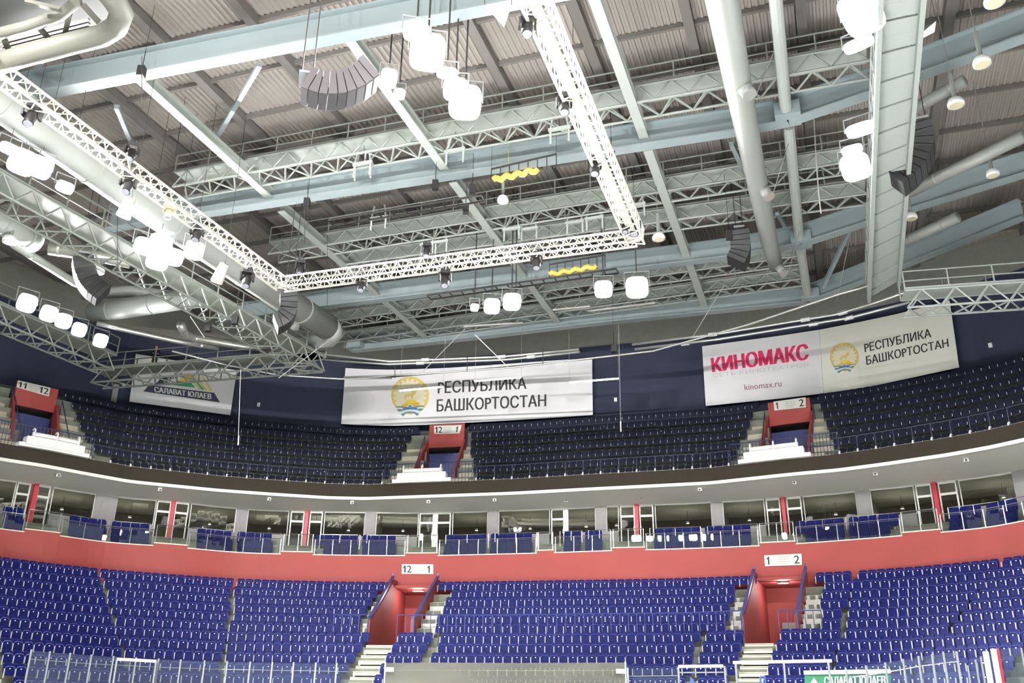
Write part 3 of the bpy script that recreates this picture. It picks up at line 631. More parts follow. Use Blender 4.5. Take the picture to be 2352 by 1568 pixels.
    # white stepped box with three hooks
    (x0, y0), (x1, y1) = u['rol']; w0 = F(WL, -.1); t0, t1 = TW(x0, w0, ZF), TW(x1, w0, ZF); L = t1 - t0
    o = thing('fascia_box', f'white stepped box with three hooks on the fascia below doorway {UN[nm]}', 'box', S((t0 + t1) / 2, WL((t0 + t1) / 2), ZF))
    mb = MB(); slab(mb, t0, t1, F(WL, -.25), F(WL, .35), ZF - .02, ZF + .22); mb.build('base_bar', 'white_gloss', o)
    mb = MB(); slab(mb, t0 + L * .09, t1 - L * .09, F(WL, -.3), F(WL, .3), ZF + .1, ZF + .62); mb.build('body', 'white_gloss', o)
    for e0, e1 in ((.085, .15), (.85, .915)):
        mb = MB(); slab(mb, t0 + L * e0, t0 + L * e1, F(WL, -.34), F(WL, .3), ZF + .14, ZF + .58); mb.build('end_cap', 'white_gloss', o)
    mb = MB(); mb.path(run(t0 + L * .17, t0 + L * .84, F(WL, 0), ZF + .82), .15, 10); mb.build('top_roll', 'white_gloss', o)
    for e in (.18, .5, .82):
        t = t0 + L * e; mb = MB(); mb.path([S(t, WL(t) - .25, ZF + .55), S(t, WL(t) - .25, ZF + 1.08), S(t, WL(t) - .1, ZF + 1.16), S(t, WL(t) + .1, ZF + 1.1)], .05, 6); mb.build('hook', 'white_gloss', o)
# guard rail on the fascia
def guard(px0, px1, label):
    w = F(WL, .35); t0, t1 = TW(px0, w, ZF + 1), TW(px1, w, ZF + 1); o = thing('guard_rail', label, 'railing', S((t0 + t1) / 2, w((t0 + t1) / 2), ZF))
    mb = MB(); mb.path(run(t0, t1, w, ZF + 1.05), .03, 6); mb.build('top_rail', 'rail_navy', o)
    mb = MB(); mb.path(run(t0, t1, w, ZF + .1), .02, 6); mb.build('bottom_rail', 'wire', o)
    n = int((t1 - t0) / 43)
    for k in range(n + 1):
        t = t0 + (t1 - t0) * k / max(1, n); mb = MB(); mb.tube(S(t, w(t), ZF), S(t, w(t), ZF + 1.05), .028, 6); p = mb.build('post', 'rail_navy', o)
        mb = MB(); mb.path([S(t, w(t) - .1, ZF - .02), S(t, w(t) - .2, ZF + .1), S(t, w(t) - .1, ZF + .2), S(t, w(t), ZF + .2)], .055, 6); mb.build('foot_elbow', 'white_gloss', p)
def picket(px0, px1, label):
    w = F(WL, .5); t0, t1 = TW(px0, w, ZF + 1), TW(px1, w, ZF + 1); o = thing('picket_rail', label, 'railing', S((t0 + t1) / 2, w((t0 + t1) / 2), ZF))
    mb = MB(); mb.path(run(t0, t1, w, ZF + 1.45), .035, 6); mb.build('top_rail', 'rail_navy', o)
    mb = MB(); mb.path(run(t0, t1, w, ZF + .7), .02, 6); mb.build('mid_rail', 'rail_navy', o)
    n = int((t1 - t0) / 8)
    for k in range(n + 1):
        t = t0 + (t1 - t0) * k / n; mb = MB(); mb.tube(S(t, w(t), ZF - .05), S(t, w(t), ZF + 1.45), .018, 5); mb.build('picket', 'rail_navy', o)
guard(212, 880, 'navy guard rail on the fascia between doorways 11-12 and 12-1'); guard(1095, 1672, 'navy guard rail on the fascia between doorways 12-1 and 1-2'); guard(1925, 2400, 'navy guard rail on the fascia right of doorway 1-2')
picket(-30, 215, 'navy picket railing in front of the upper doorway 11-12'); picket(884, 1092, 'navy picket railing in front of the upper doorway 12-1'); picket(1676, 1922, 'navy picket railing in front of the upper doorway 1-2')
# ------------------------------------------------------------------ banners on the back wall
def plane_hit(x, y, P, Q):
    n = (Q[1] - P[1], -(Q[0] - P[0])); r = ray(x, y); k = (n[0] * P[0] + n[1] * P[1]) / (n[0] * r[0] + n[1] * r[1]); return Vector((r[0] * k, r[1] * k, EYE + r[2] * k))
class Flat:                                    # a hanging sheet in a vertical plane
    def __init__(s, name, top, bot, m, label, off=7.25):
        w = F(WL, off); xa, xb = bot[0][0], bot[-1][0]; s.P = S(TW(xa, w, 23), w(TW(xa, w, 23)), 23); s.Q = S(TW(xb, w, 23), w(TW(xb, w, 23)), 23)
        d = Vector((s.Q[0] - s.P[0], s.Q[1] - s.P[1], 0)).normalized(); s.n = Vector((d.y, -d.x, 0)); n = 14; mb = MB(); vs = []
        for back in (0, .04):
            for j in range(4):
                for i in range(n + 1):
                    u = i / n; a = (np.interp(u, np.linspace(0, 1, len(top)), [p[0] for p in top]), np.interp(u, np.linspace(0, 1, len(top)), [p[1] for p in top]))
                    b = (np.interp(u, np.linspace(0, 1, len(bot)), [p[0] for p in bot]), np.interp(u, np.linspace(0, 1, len(bot)), [p[1] for p in bot])); q = j / 3
                    vs.append(plane_hit(b[0] * (1 - q) + a[0] * q, b[1] * (1 - q) + a[1] * q, s.P, s.Q) - s.n * back)
        k = (n + 1) * 4; fs = []
        for j in range(3):
            for i in range(n):
                a = j * (n + 1) + i; fs += [(a, a + 1, a + n + 2, a + n + 1), (k + a, k + a + n + 1, k + a + n + 2, k + a + 1)]
        rim = list(range(n + 1)) + [(n + 1) * r + n for r in range(1, 4)] + [(n + 1) * 3 + i for i in range(n - 1, -1, -1)] + [(n + 1) * r for r in (2, 1)]
        fs += [(rim[i], rim[(i + 1) % len(rim)], k + rim[(i + 1) % len(rim)], k + rim[i]) for i in range(len(rim))]
        mb.add(vs, fs); s.o = mb.build(name, m); tag(s.o, label, 'banner')
    def h(s, x, y, lift=.015): return plane_hit(x, y, s.P, s.Q) + s.n * lift
    def text(s, body, TL, TR, BL, BR, m, bold=.012, nm='lettering'):
        mb = MB(); text_on(mb, body, s.h(*TL), s.h(*TR), s.h(*BL), s.h(*BR), (0, 0, 0), bold=bold); return mb.build(nm, m, s.o)
    def poly(s, pts, m, nm='emblem_piece', lift=.015, par=None):
        mb = MB(); mb.add([s.h(x, y, lift) for x, y in pts], [tuple(range(len(pts)))]); return mb.build(nm, m, par or s.o)
    def ring(s, cx, cy, r0, r1, m, a0=0, a1=360, sy=1.0, nm='emblem_ring', lift=.015, n=40, par=None):
        mb = MB(); vs = []; fs = []
        for i in range(n + 1):
            a = math.radians(a0 + (a1 - a0) * i / n)
            for r in (r0, r1): vs.append(s.h(cx + r * math.cos(a), cy - sy * r * math.sin(a), lift))
            if i: fs.append((2 * i - 2, 2 * i - 1, 2 * i + 1, 2 * i))
        mb.add(vs, fs); return mb.build(nm, m, par or s.o)
def emblem(f, cx, cy, R, tilt):
    e = f.ring(cx, cy, 0, R * .93, 'ink_sand', nm='emblem', lift=.012)
    f.ring(cx, cy, R * .87, R, 'ink_gold', lift=.018, par=e)
    for k in range(13):
        a = math.radians(-20 + 220 * k / 12); f.ring(cx + R * .82 * math.cos(a), cy - R * .82 * math.sin(a), 0, R * .075, 'ink_gold', nm='emblem_bead', lift=.019, n=8, par=e)
    def Q(pts): return [(cx + R * x, cy + R * (y - tilt * x)) for x, y in pts]
    f.poly(Q([(-.5, .52), (-.2, .36), (.3, .34), (.52, .42), (.48, .56), (0, .62), (-.4, .62)]), 'ink_amber', lift=.019, par=e)
    f.poly(Q([(-.3, .38), (-.1, .22), (.2, .22), (.36, .36), (0, .42)]), 'ink_yellow', lift=.02, par=e)
    # rider silhouette, rough golden patches
    f.poly(Q([(-.32, .2), (-.28, -.02), (-.1, -.12), (.06, -.08), (.12, -.24), (.34, -.26), (.32, -.1), (.16, .02), (.12, .2), (.02, .04), (-.16, .08), (-.24, .24)]), 'ink_gold', nm='emblem_rider', lift=.02, par=e)
    f.ring(cx + R * 0, cy + R * .6, 0, R * .15, 'ink_mist', 0, 180, lift=.021, n=12, par=e); f.ring(cx, cy + R * .6, 0, R * .09, 'ink_blue', 0, 180, lift=.022, n=12, par=e)
    for y0, col, th in ((.54, 'ink_teal', .07), (.61, 'ink_mist', .1), (.70, 'ink_teal', .09), ):
        f.poly(Q([(-.78 + .05 * (y0 - .54) * 10, y0 + .06), (-.6, y0), (0, y0 + .1), (.6, y0), (.78 - .05 * (y0 - .54) * 10, y0 + .06), (.6, y0 + th + .04), (0, y0 + th + .1), (-.6, y0 + th + .04)]), col, nm='emblem_ribbon', lift=.024 + y0 * .004, par=e)
    f.poly(Q([(-.42, .68), (0, .62), (.42, .68), (.3, .8), (0, .74), (-.3, .8)]), 'ink_blue', nm='emblem_ribbon', lift=.029, par=e)
    f.poly(Q([(-.52, .84), (-.3, .77), (0, .74), (.3, .77), (.52, .84), (.45, 1.0), (.2, .9), (0, .88), (-.2, .9), (-.45, 1.0)]), 'ink_mist', nm='emblem_ribbon', lift=.030, par=e)
    f.poly(Q([(-.5, .98), (-.24, .87), (0, .84), (.24, .87), (.5, .98), (.36, 1.1), (.2, .94), (-.2, .94), (-.36, 1.1)]), 'ink_teal', nm='emblem_ribbon', lift=.031, par=e)
b1 = Flat('banner', [(793.5, 845), (850, 848), (905, 849), (1020, 845), (1130, 838), (1250, 829), (1360, 822)], [(783.5, 973), (830, 976), (900, 977.5), (980, 975), (1100, 969), (1240, 961), (1361.5, 953)], 'banner_white', 'wide white banner with dark two-line lettering and round gold emblem above doorway 12-1')
b1.text('РЕСПУБЛИКА', (1007, 876), (1208, 865.5), (1006, 904), (1209, 893), 'ink_dark'); b1.text('БАШКОРТОСТАН', (1004, 917), (1254, 905), (1003.5, 945.5), (1254, 933), 'ink_dark'); emblem(b1, 942, 908, 43.5, .03)
b2 = Flat('banner', [(1612.5, 795), (1700, 783), (1790, 771), (1881.5, 757)], [(1621, 932), (1710, 923), (1800, 914), (1891.5, 903)], 'banner_white', 'white cinema banner with big red lettering, left half of the right pair')
b2.text('КИНОМАКС', (1634, 822), (1854, 789), (1638, 855), (1856, 826), 'ink_red', .03); b2.text('СЕТЬ КИНОТЕАТРОВ', (1637, 858), (1857, 833), (1638, 867), (1858, 841), 'ink_grey', 0.0); b2.text('kinomax.ru', (1709.5, 883), (1794, 873), (1711, 896), (1795.5, 887), 'ink_rose', 0.0)
b3 = Flat('banner', [(1882, 757), (1970, 740), (2060, 721), (2181, 690)], [(1892, 903), (1990, 889), (2090, 868), (2203, 843.5)], 'banner_cream', 'cream banner with dark two-line lettering and emblem, right half of the right pair')
b3.text('РЕСПУБЛИКА', (1985, 789), (2137, 754), (1987, 809), (2139, 774), 'ink_dark'); b3.text('БАШКОРТОСТАН', (1989, 818), (2177, 777), (1991, 838.5), (2179, 796.5), 'ink_dark'); emblem(b3, 1939.5, 819.5, 33, .12)
b4 = Flat('banner', [(312, 812), (440, 834), (544, 850)], [(297, 922), (420, 938), (529, 953)], 'banner_white', 'white club banner with navy name bar and striped triangle, half hidden by the left catwalk')
b4.poly([(343, 884), (492, 902), (505, 924), (329, 898.5)], 'ink_navy', 'logo_bar'); b4.text('САЛАВАТ ЮЛАЕВ', (354.7, 888), (485, 904.5), (355, 900.5), (484.5, 917), 'white_gloss', .03).location += Vector(b4.n) * .012
b4.poly([(394, 884), (407, 875), (438, 878), (449, 890)], 'ink_green', 'logo_field'); b4.poly([(355, 884), (370, 868), (384, 866), (392, 884)], 'ink_navy', 'logo_field')
b4.poly([(410, 876), (424, 858), (440, 862), (446, 876)], 'ink_amber', 'logo_field')
for i in range(5): b4.poly([(430 + i * 8.5, 861 + i * 1), (434 + i * 8.5, 861.5 + i), (462 + i * 7, 894 + i * 1.2), (456 + i * 7, 893.5 + i * 1.2)], ['ink_gold', 'ink_green', 'ink_gold', 'ink_sand', 'ink_gold'][i], 'logo_stripe')
for i in range(4): b4.poly([(380 + i * 7, 872 - i), (384 + i * 7, 872 - i), (392 + i * 7, 862 - i), (388 + i * 7, 862 - i)], 'ink_navy' if i % 2 else 'ink_teal', 'logo_stripe')
# small wall boxes and pale strip
def wallbox(x, y, w, h, m, name, label, cat):
    ww = F(WL, 7.85); z = quadpx([(x, y)], ww, 20)[0]; t = TW(x, ww, z[2]); nx, ny, _ = NRM(t); o = MB().box(z, w, .14, h, math.atan2(-nx, ny)).build(name, m); tag(o, label, cat); return o
for x, y, lab in ((594, 929, 'left of the wide banner'), (1414, 918, 'right of the wide banner'), (285, 885, 'left of the club banner'), (2275, 793, 'right of the cream banner')):
    wallbox(x, y, .22, .3, 'white_gloss', 'wall_speaker', f'small white speaker box on the navy wall {lab}', 'speaker')
wallbox(263, 908, .38, 1.7, 'wall_grey', 'wall_panel', 'pale narrow upright panel on the navy wall beside the club banner', 'panel')

# ------------------------------------------------------------------ roof: corrugated deck, purlins, girders
ZD, ZG, ZLB = 30.9, 27.5, 27.9
UD_ = Vector((ax_u[0], ax_u[1], 0)); VD = Vector((ax_v[0], ax_v[1], 0))
mb = MB(); vs = []; prof = [(0, 0), (.11, 0), (.15, .07), (.26, .07)]; nv = 0
for i in range(-200, 200):
    for dv, dz in prof:
        for u in (-45.0, 92.0): p = UD_ * u + VD * (i * .30 + dv); vs.append((p.x, p.y, ZD + dz))
        nv += 1
mb.add(vs, [(2 * i, 2 * i + 1, 2 * i + 3, 2 * i + 2) for i in range(nv - 1)]); struct('ceiling_deck', mb, 'deck', 'corrugated metal roof deck', 'ceiling')
def uv_of(p): return p[0] * UD_.x + p[1] * UD_.y, p[0] * VD.x + p[1] * VD.y
vl = sorted(uv_of(PZ(x, y, ZD - .4))[1] for x, y in ((136, 119), (318, 44), (534, 0), (1077, 51), (1320, 20), (1569, 0), (1838, 0)))
vl = [vl[0] - 6.2 * i for i in (5, 4, 3, 2, 1)] + vl + [vl[-1] + 6.2 * i for i in range(1, 6)]
for v in vl:
    mb = MB(); mb.beam(UD_ * -20 + VD * v + UP * (ZD - .25), UD_ * 80 + VD * v + UP * (ZD - .25), .45, .5); o = struct('ceiling_purlin', mb, 'purlin', None, 'beam')
for i in range(30):
    u = -12 + 3.1 * i; mb = MB(); mb.beam(UD_ * u + VD * -62 + UP * (ZD - .12), UD_ * u + VD * 62 + UP * (ZD - .12), .16, .24); struct('ceiling_rib', mb, 'purlin', None, 'beam')
def poly3(pts, Z): return [Vector(PZ(x, y, Z)) for x, y in pts]
GIRD = [('first', [(-260, 287), (105, 216), (1250, -3), (2300, -205)], .62, 1.25), ('second', [(250, 527), (480, 491), (1700, 303), (1812, 282), (2003, 216), (2352, 88), (2500, 36)], .62, 1.2), ('third', [(500, 742), (740, 706), (1670, 592), (1842, 562), (2003, 510), (2352, 402), (2500, 356)], .6, 1.15), ('fourth', [(815, 806), (985, 789), (1330, 748), (1858, 694), (2080, 610), (2352, 500)], .6, 1.1)]
for nm, pts, w, h in GIRD:
    p = poly3(pts, ZG); mb = MB()
    for a, b in zip(p[:-1], p[1:]): mb.ibeam(a, b, w, h, .07, .06)
    struct('ceiling_girder', mb, 'steel_blue', f'{nm} blue-grey roof girder from the camera, running across the arena', 'girder')
for nm, segs in (('first', [((318, 182), (632, 466)), ((645, 484), (990, 786))]), ('second', [((800, 88), (1027, 397)), ((1040, 418), (1292, 755))]), ('third', [((1272, -260), (1481, 322)), ((1488, 345), (1622, 713))])):
    mb = MB()
    for a, b in segs: mb.ibeam(PZ(*a, ZLB), PZ(*b, ZLB), .46, .5, .06, .05)
    struct('ceiling_beam', mb, 'steel_light', f'{nm} pale roof beam from the left, running away from the camera', 'beam')
mb = MB()
for a, b in (((1758, -260), (1806, 262)), ((1812, 288), (1836, 552)), ((1840, 575), (1856, 690))): mb.tube(PZ(*a, ZLB - .1), PZ(*b, ZLB - .1), .27, 12)
struct('ceiling_pole', mb, 'steel_light', 'round pale roof tube joining the girder nodes at right', 'beam')
for i, (x, y) in enumerate(((1810, 272), (1841, 560), (1862, 688), (818, 800))):
    p = Vector(PZ(x, y, ZG + .1)); mb = MB(); mb.box(p + UP * .25, 1.15, 1.1, .7, math.radians(-18.9)); struct('ceiling_node', mb, 'steel_blue', None, 'joint')
# diagonal braces under the deck
for i, (a, b) in enumerate((((597, 148), (500, 312)), ((268, 245), (310, 345)), ((95, 140), (65, 195)), ((1680, 330), (1750, 480)), ((1785, 490), (1830, 560)), ((860, 640), (795, 740)), ((1890, 660), (1955, 520)))):
    mb = MB(); mb.beam(PZ(*a, ZG + .3), PZ(*b, ZG + 2.9), .22, .22); o = struct('ceiling_brace', mb, 'steel_blue', None, 'brace')

# ------------------------------------------------------------------ catwalks
def zig(mb, a0, a1, b0, b1, n, r):
    for i in range(n):
        p = a0.lerp(a1, i / n); q = b0.lerp(b1, (i + .5) / n); s_ = a0.lerp(a1, (i + 1) / n); mb.tube(p, q, r, 5); mb.tube(q, s_, r, 5)
def gangway(P, Q, wid, label, h=.9, rail=1.1, m='steel_light', deckm='steel_light', step=1.5, r=.05, near=True, railm=None, cat='catwalk', deckz=1.0):
    P, Q = Vector(P), Vector(Q); d = (Q - P).normalized(); s_ = Vector((d.y, -d.x, 0)).normalized()
    mid = (P + Q) / 2
    if (s_.dot(mid) > 0) == near: s_ = -s_
    o = thing('catwalk', label, cat, mid); n = max(2, int((Q - P).length / step)); A = [P, P + s_ * wid]; railm = railm or m
    for a in A:
        b = a + (Q - P); mb = MB(); mb.tube(a, b, r * 1.3, 6); mb.tube(a + UP * h, b + UP * h, r * 1.3, 6); zig(mb, a, b, a + UP * h, b + UP * h, n, r); mb.build('girder', m, o)
        g = MB(); k = max(2, int(n * .75))
        for i in range(k + 1): c = a.lerp(b, i / k); g.beam(c + UP * h, c + UP * (h + rail), .06, .06)
        g.beam(a + UP * (h + rail), b + UP * (h + rail), .06, .05); g.beam(a + UP * (h + rail * .5), b + UP * (h + rail * .5), .05, .04); g.beam(a + UP * (h + .1), b + UP * (h + .1), .02, .14); g.build('handrail', railm, o)
    mb = MB(); zig(mb, A[0], A[0] + (Q - P), A[1], A[1] + (Q - P), n, r); mb.build('bracing', m, o)
    mb = MB(); c = s_ * wid / 2 + UP * (h * deckz); mb.beam(P + c, Q + c, wid, .05); mb.build('deck', deckm, o); return o
for i, (a, b, w, h) in enumerate((((430, 456), (1995, 181), 1.3, .9), ((640, 603), (1990, 393), 1.2, .8), ((800, 628), (1990, 470), 1.2, .8), ((775, 752), (1850, 605), 1.2, .7), ((789, 798), (1850, 655), 1.1, .7))):
    gangway(PZ(*a, ZG + .5), PZ(*b, ZG + .5), w, f'pale lattice catwalk under the roof deck, {ordn(i + 1)} from the camera', h, 1.05, m='steel_mid')
ZC = 22.0
gangway(PZ(-40, 420, ZC), PZ(745, 852, ZC), 1.5, 'long lattice catwalk on the left running beside the white lighting truss', .9, 1.1, m='steel_green', deckm='steel_green', near=False)
gangway(PZ(-40, 722, ZC - .3), PZ(262, 850, ZC - .3), 1.4, 'lattice catwalk at lower left carrying the row of five floodlights', 1.0, 1.2, m='steel_green', deckm='steel_green', near=False)
gangway(PZ(208, 878, ZC), PZ(722, 838, ZC), 1.3, 'crosswise end catwalk in front of the club banner', .9, 1.1, m='steel_green', deckm='steel_green', near=False)
gangway(PZ(2085, 706, ZC), PZ(2400, 684, ZC), 1.3, 'lattice catwalk at far right above the navy wall', 1.0, 1.1, near=False)
# right service bridge with solid soffit
P0, P1, Q0, Q1 = (Vector(PZ(x, y, ZC)) for x, y in ((2032, -260), (2142, -260), (1996, 690), (2064, 650)))
Q1 = Vector(PZ(2064, 652, ZC))
o = thing('service_bridge', 'wide pale service bridge with panelled underside at the right', 'catwalk', (P0 + Q1) / 2)
mb = MB(); nn = 34
for i in range(nn):
    a, b = P0.lerp(Q0, i / nn), P1.lerp(Q1, i / nn); c, d = P0.lerp(Q0, (i + .93) / nn), P1.lerp(Q1, (i + .93) / nn); z = UP * (.12 if i % 2 else .16); mb.hexa([a + z, b + z, d + z, c + z, a + z + UP * .06, b + z + UP * .06, d + z + UP * .06, c + z + UP * .06])
mb.build('soffit_panels', 'bridge_grey', o)
for a, b in ((P0, Q0), (P1, Q1)):
    mb = MB(); mb.beam(a, b, .16, .3); mb.build('edge_beam', 'bridge_grey', o)
    g = MB()
    for i in range(22): c = a.lerp(b, i / 21); g.beam(c, c + UP * 1.5, .05, .05)
    g.beam(a + UP * 1.5, b + UP * 1.5, .06, .06); g.beam(a + UP * .9, b + UP * .9, .05, .05); g.build('handrail', 'bridge_grey', o)

# ------------------------------------------------------------------ white lighting truss (three sides)
ZT = 21.6; TS = .56
def box_truss(P, Q, parent, a=TS):
    P, Q = Vector(P), Vector(Q); d = (Q - P).normalized(); s_ = Vector((d.y, -d.x, 0)) * (a / 2); u = UP * (a / 2); o = MB(); o.tube(P + s_ + u, Q + s_ + u, .055, 6); sp_ = o.build('truss_span', 'truss_white', parent)
    c = [s_ + u, s_ - u, -s_ - u, -s_ + u]
    for k in c[1:]: mb = MB(); mb.tube(P + k, Q + k, .055, 6); mb.build('chord', 'truss_white', sp_)
    mb = MB(); n = max(2, int((Q - P).length / .62))
    for i in range(4): zig(mb, P + c[i], Q + c[i], P + c[(i + 1) % 4], Q + c[(i + 1) % 4], n, .027)
    mb.build('lacing', 'truss_white', sp_); return sp_
tL, tR, tFL, tFR = PZ(-70, 118, ZT), PZ(1128, -240, ZT), PZ(648, 653, ZT), PZ(1461, 546, ZT)
o = thing('lighting_truss', 'white aluminium lighting truss hung as an open rectangle below the roof', 'truss', (Vector(tFL) + Vector(tFR)) / 2)
box_truss(tL, tFL, o); box_truss(tFL, tFR, o); sp_r = box_truss(tR, tFR, o, .72); mb = MB(); mb.beam(Vector(tR) - UP * .2, Vector(tFR) - UP * .2, .34, .05); mb.build('cable_tray', 'truss_white', sp_r)
for c in (tFL, tFR): mb = MB(); mb.box(Vector(c), TS * 1.05, TS * 1.05, .05, math.radians(-18.9)); mb.build('corner_plate', 'truss_white', o)

# ------------------------------------------------------------------ ducts
def duct(name, pts, r, m, label, cat='duct', n=18, rings=0, parent=None):
    pts = [Vector(p) for p in pts]
    if parent is None: mb = MB(); mb.path(pts, r, n); o = mb.build(name, m, None, True); tag(o, label, cat)
    else: mb = MB(); mb.path(pts, r, n); o = mb.build(name, m, parent, True); return o
    for k in range(rings):
        f = (k + .5) / rings * (len(pts) - 1); i = min(int(f), len(pts) - 2); c = pts[i].lerp(pts[i + 1], f - i); dd = (pts[i + 1] - pts[i]).normalized(); rr = r if not isinstance(r, list) else max(r); mb = MB(); mb.tube(c - dd * .06, c + dd * .06, rr * 1.035, n); mb.build('seam_ring', m, o)
    return o
ZDU = 24.2
big = duct('ventilation_duct', poly3([(-80, 172), (0, 232), (300, 447), (560, 624), (752, 752)], ZDU), .80, 'duct', 'big round pale duct running beside the left lighting truss', rings=6, n=24)
duct('elbow', [Vector(PZ(752, 752, ZDU)), Vector(PZ(764, 764, ZDU - .1)), Vector(PZ(756, 776, ZDU - .3)), Vector(PZ(720, 782, ZDU - .3)), Vector(PZ(668, 786, ZDU - .3))], [.80, .72, .62, .55, .52], 'duct', '', parent=big, n=18)
duct('branch', [Vector(PZ(690, 712, ZDU)), Vector(PZ(676, 755, ZDU - .9))], [.3, .26], 'duct', '', parent=big, n=12)
duct('ventilation_duct', poly3([(112, 570), (205, 583), (300, 602)], 23.5), .33, 'duct_zinc', 'bright spiral duct left of the hanging black line array', rings=4)
duct('ventilation_duct', poly3([(212, 718), (300, 706), (400, 690), (492, 678)], 24.5), .62, 'duct', 'thick duct crossing below the left catwalk', rings=3)
duct('ventilation_duct', poly3([(-30, 492), (40, 530), (80, 556)], 24.0), .6, 'duct', 'thick duct end at the left edge above a round downlight', rings=2)
duct('ventilation_duct', poly3([(415, 745), (425, 766), (450, 776), (560, 795), (720, 815)], 24.0), .27, 'duct_zinc', 'bent bright duct above the end catwalk', rings=5)
duct('conduit_pipe', poly3([(222, 742), (300, 760), (400, 782), (500, 800)], 23.6), .17, 'pipe_shiny', 'thin shiny pipe behind the end catwalk', rings=4)
duct('ventilation_duct', poly3([(30, 560), (110, 610), (170, 648), (230, 672)], 23.8), .22, 'duct', 'slim pale duct behind the leftmost line array', rings=3)
duct('ventilation_duct', poly3([(190, 676), (300, 668), (480, 690)], 26.0), .35, 'duct', 'grey duct high above the thick crossing duct', rings=2)
rd = duct('ventilation_duct', poly3([(1622, -260), (1655, -20), (1692, 180), (1735, 400), (1768, 560), (1782, 610)], 26.0), [.62, .62, .56, .5, .46, .4], 'duct', 'tall pale duct with side nozzles between the roof beams at right', n=20, rings=0)
for x, y, s_ in ((1716, 210, 1.0), (1762, 445, .9), (1796, 622, .8)):
    c = Vector(PZ(x - 12 * s_, y - 16 * s_, 25.8)); e = Vector(PZ(x + 6 * s_, y + 8 * s_, 25.1)); mb = MB(); mb.tube(c, e, .34 * s_, 12, .26 * s_); nz = mb.build('nozzle', 'duct', rd, True); mb = MB(); dd = (e - c).normalized(); mb.tube(e - dd * .12, e + dd * .02, .3 * s_, 12); mb.build('nozzle_rim', 'pipe_shiny', nz)
for i, (a, b) in enumerate((((2100, 250), (2215, 185)), ((2090, 440), (2352, 312)), ((2065, 560), (2200, 498)))):
    duct('ventilation_duct', poly3([a, b], 26.2), .3 if i else .26, 'duct', ['short pale duct right of the service bridge beside two downlights', 'long pale duct slanting up to the right edge', 'pale duct stub low beside the service bridge'][i], rings=2)

# ------------------------------------------------------------------ pipes above the banners
def pipe(pts, Z, r, label, m='pipe_shiny', name='wall_pipe', collars=()):
    p = poly3(pts, Z); mb = MB(); mb.path(p, r, 8); o = mb.build(name, m, None, True); tag(o, label, 'pipe')
    for x, y in collars:
        c = Vector(PZ(x, y, Z)); j = min(range(len(p) - 1), key=lambda i: (p[i].lerp(p[i + 1], .5) - c).length); d = (p[j + 1] - p[j]).normalized(); mb = MB(); mb.tube(c - d * .28, c + d * .28, r * 1.35, 8); mb.build('collar', 'white_gloss', o)
    return o
ZW = 25.3
pipe([(712, 811), (895, 830), (1155, 819), (1330, 802)], ZW, .10, 'upper shiny pipe above the wide banner', collars=((720, 812), (977, 826), (1152, 819)))
pipe([(708, 824), (893, 836.5), (1160, 826), (1332, 808)], ZW - .15, .10, 'lower shiny pipe above the wide banner', collars=((718, 824.5), (965, 833.5), (1220, 819)))
pipe([(1452, 791), (1640, 768), (1920, 722), (1995, 700), (2090, 668)], ZW, .10, 'upper shiny pipe above the right banners', collars=((1637, 768), (1850, 734), (1936, 718)))
pipe([(1458, 802), (1650, 779), (1950, 730), (2090, 694)], ZW - .15, .10, 'lower shiny pipe above the right banners', collars=((1574, 789), (1868, 744), (1950, 730)))
pipe([(395, 806), (520, 838), (640, 861), (780, 870), (900, 868)], 22.6, .06, 'thin curved pipe sweeping from the end catwalk towards the wide banner')
pipe([(790, 866), (950, 860), (1180, 843), (1500, 806), (1720, 745), (1925, 676), (2000, 655)], 22.6, .06, 'thin curved pipe sweeping over the wide banner to the right')
pipe([(857, 869), (1070, 851), (1250, 834), (1492, 811)], 22.9, .05, 'dark thin rod hung in front of the wide banner', 'wire_dark', 'hanging_rod')
# ------------------------------------------------------------------ hanging wires and rods
def wire(pts, label, r=.018, m='wire', tip=None, name='hanger_wire'):
    mb = MB(); mb.path(pts, r, 5); o = mb.build(name, m); tag(o, label, 'wire')
    if tip: mb = MB(); mb.tube(tip[0], tip[1], .035, 6); mb.build('wire_end', 'white_gloss', o)
def pxw(a, b, Y): return [Vector(PY(*a, Y)), Vector(PY(*b, Y))]
wire(pxw((553, 850), (547, 1022), 52), 'long wire hanging left of the wide banner with a pale tip', tip=pxw((548.5, 1000), (547, 1022), 51.95))
wire(pxw((1421, 745), (1426, 991), 52), 'long wire hanging right of the wide banner with a pale tip', tip=pxw((1425.5, 968), (1426, 991), 51.95))
for a, b, lab in (((1068, 755), (972, 852), 'slanting guy wire above the emblem of the wide banner'), ((1090, 768), (1166, 842), 'slanting guy wire above the lettering of the wide banner'), ((1665, 652), (1592, 772), 'slanting guy wire below the right line array'), ((1960, 505), (1922, 692), 'slanting guy wire beside the service bridge'), ((1786, 98), (1738, 216), 'slanting wire holding the upper duct nozzle'), ((1811, 330), (1774, 450), 'slanting wire holding the middle duct nozzle'), ((1842, 510), (1812, 622), 'slanting wire holding the lowest duct nozzle'), ((437, 726), (470, 775), 'slanting wire under the left catwalk'), ((755, 782), (640, 868), 'slanting wire from the duct elbow to the curved pipe')):
    wire(pxw(a, b, 47 if a[1] > 500 else (32 if a[1] < 150 else 38)), lab, .02)
wire([Vector(PY(x, y, 40)) for x, y in ((1852, -10), (1857, 60), (1863, 150), (1868, 240), (1873, 340), (1880, 440), (1886, 490))], 'knotted pale rope hanging between the duct and the service bridge', .03, 'truss_white', name='hanging_rope')
for i, (x, y0, y1) in enumerate(((907, 840, 868), (1073, 815, 853), (1247, 798, 836), (1430, 790, 818))): wire(pxw((x, y0), (x, y1), 55), f'short hanger of the dark rod, {ordn(i + 1)} from the left', .025, 'wire_dark')
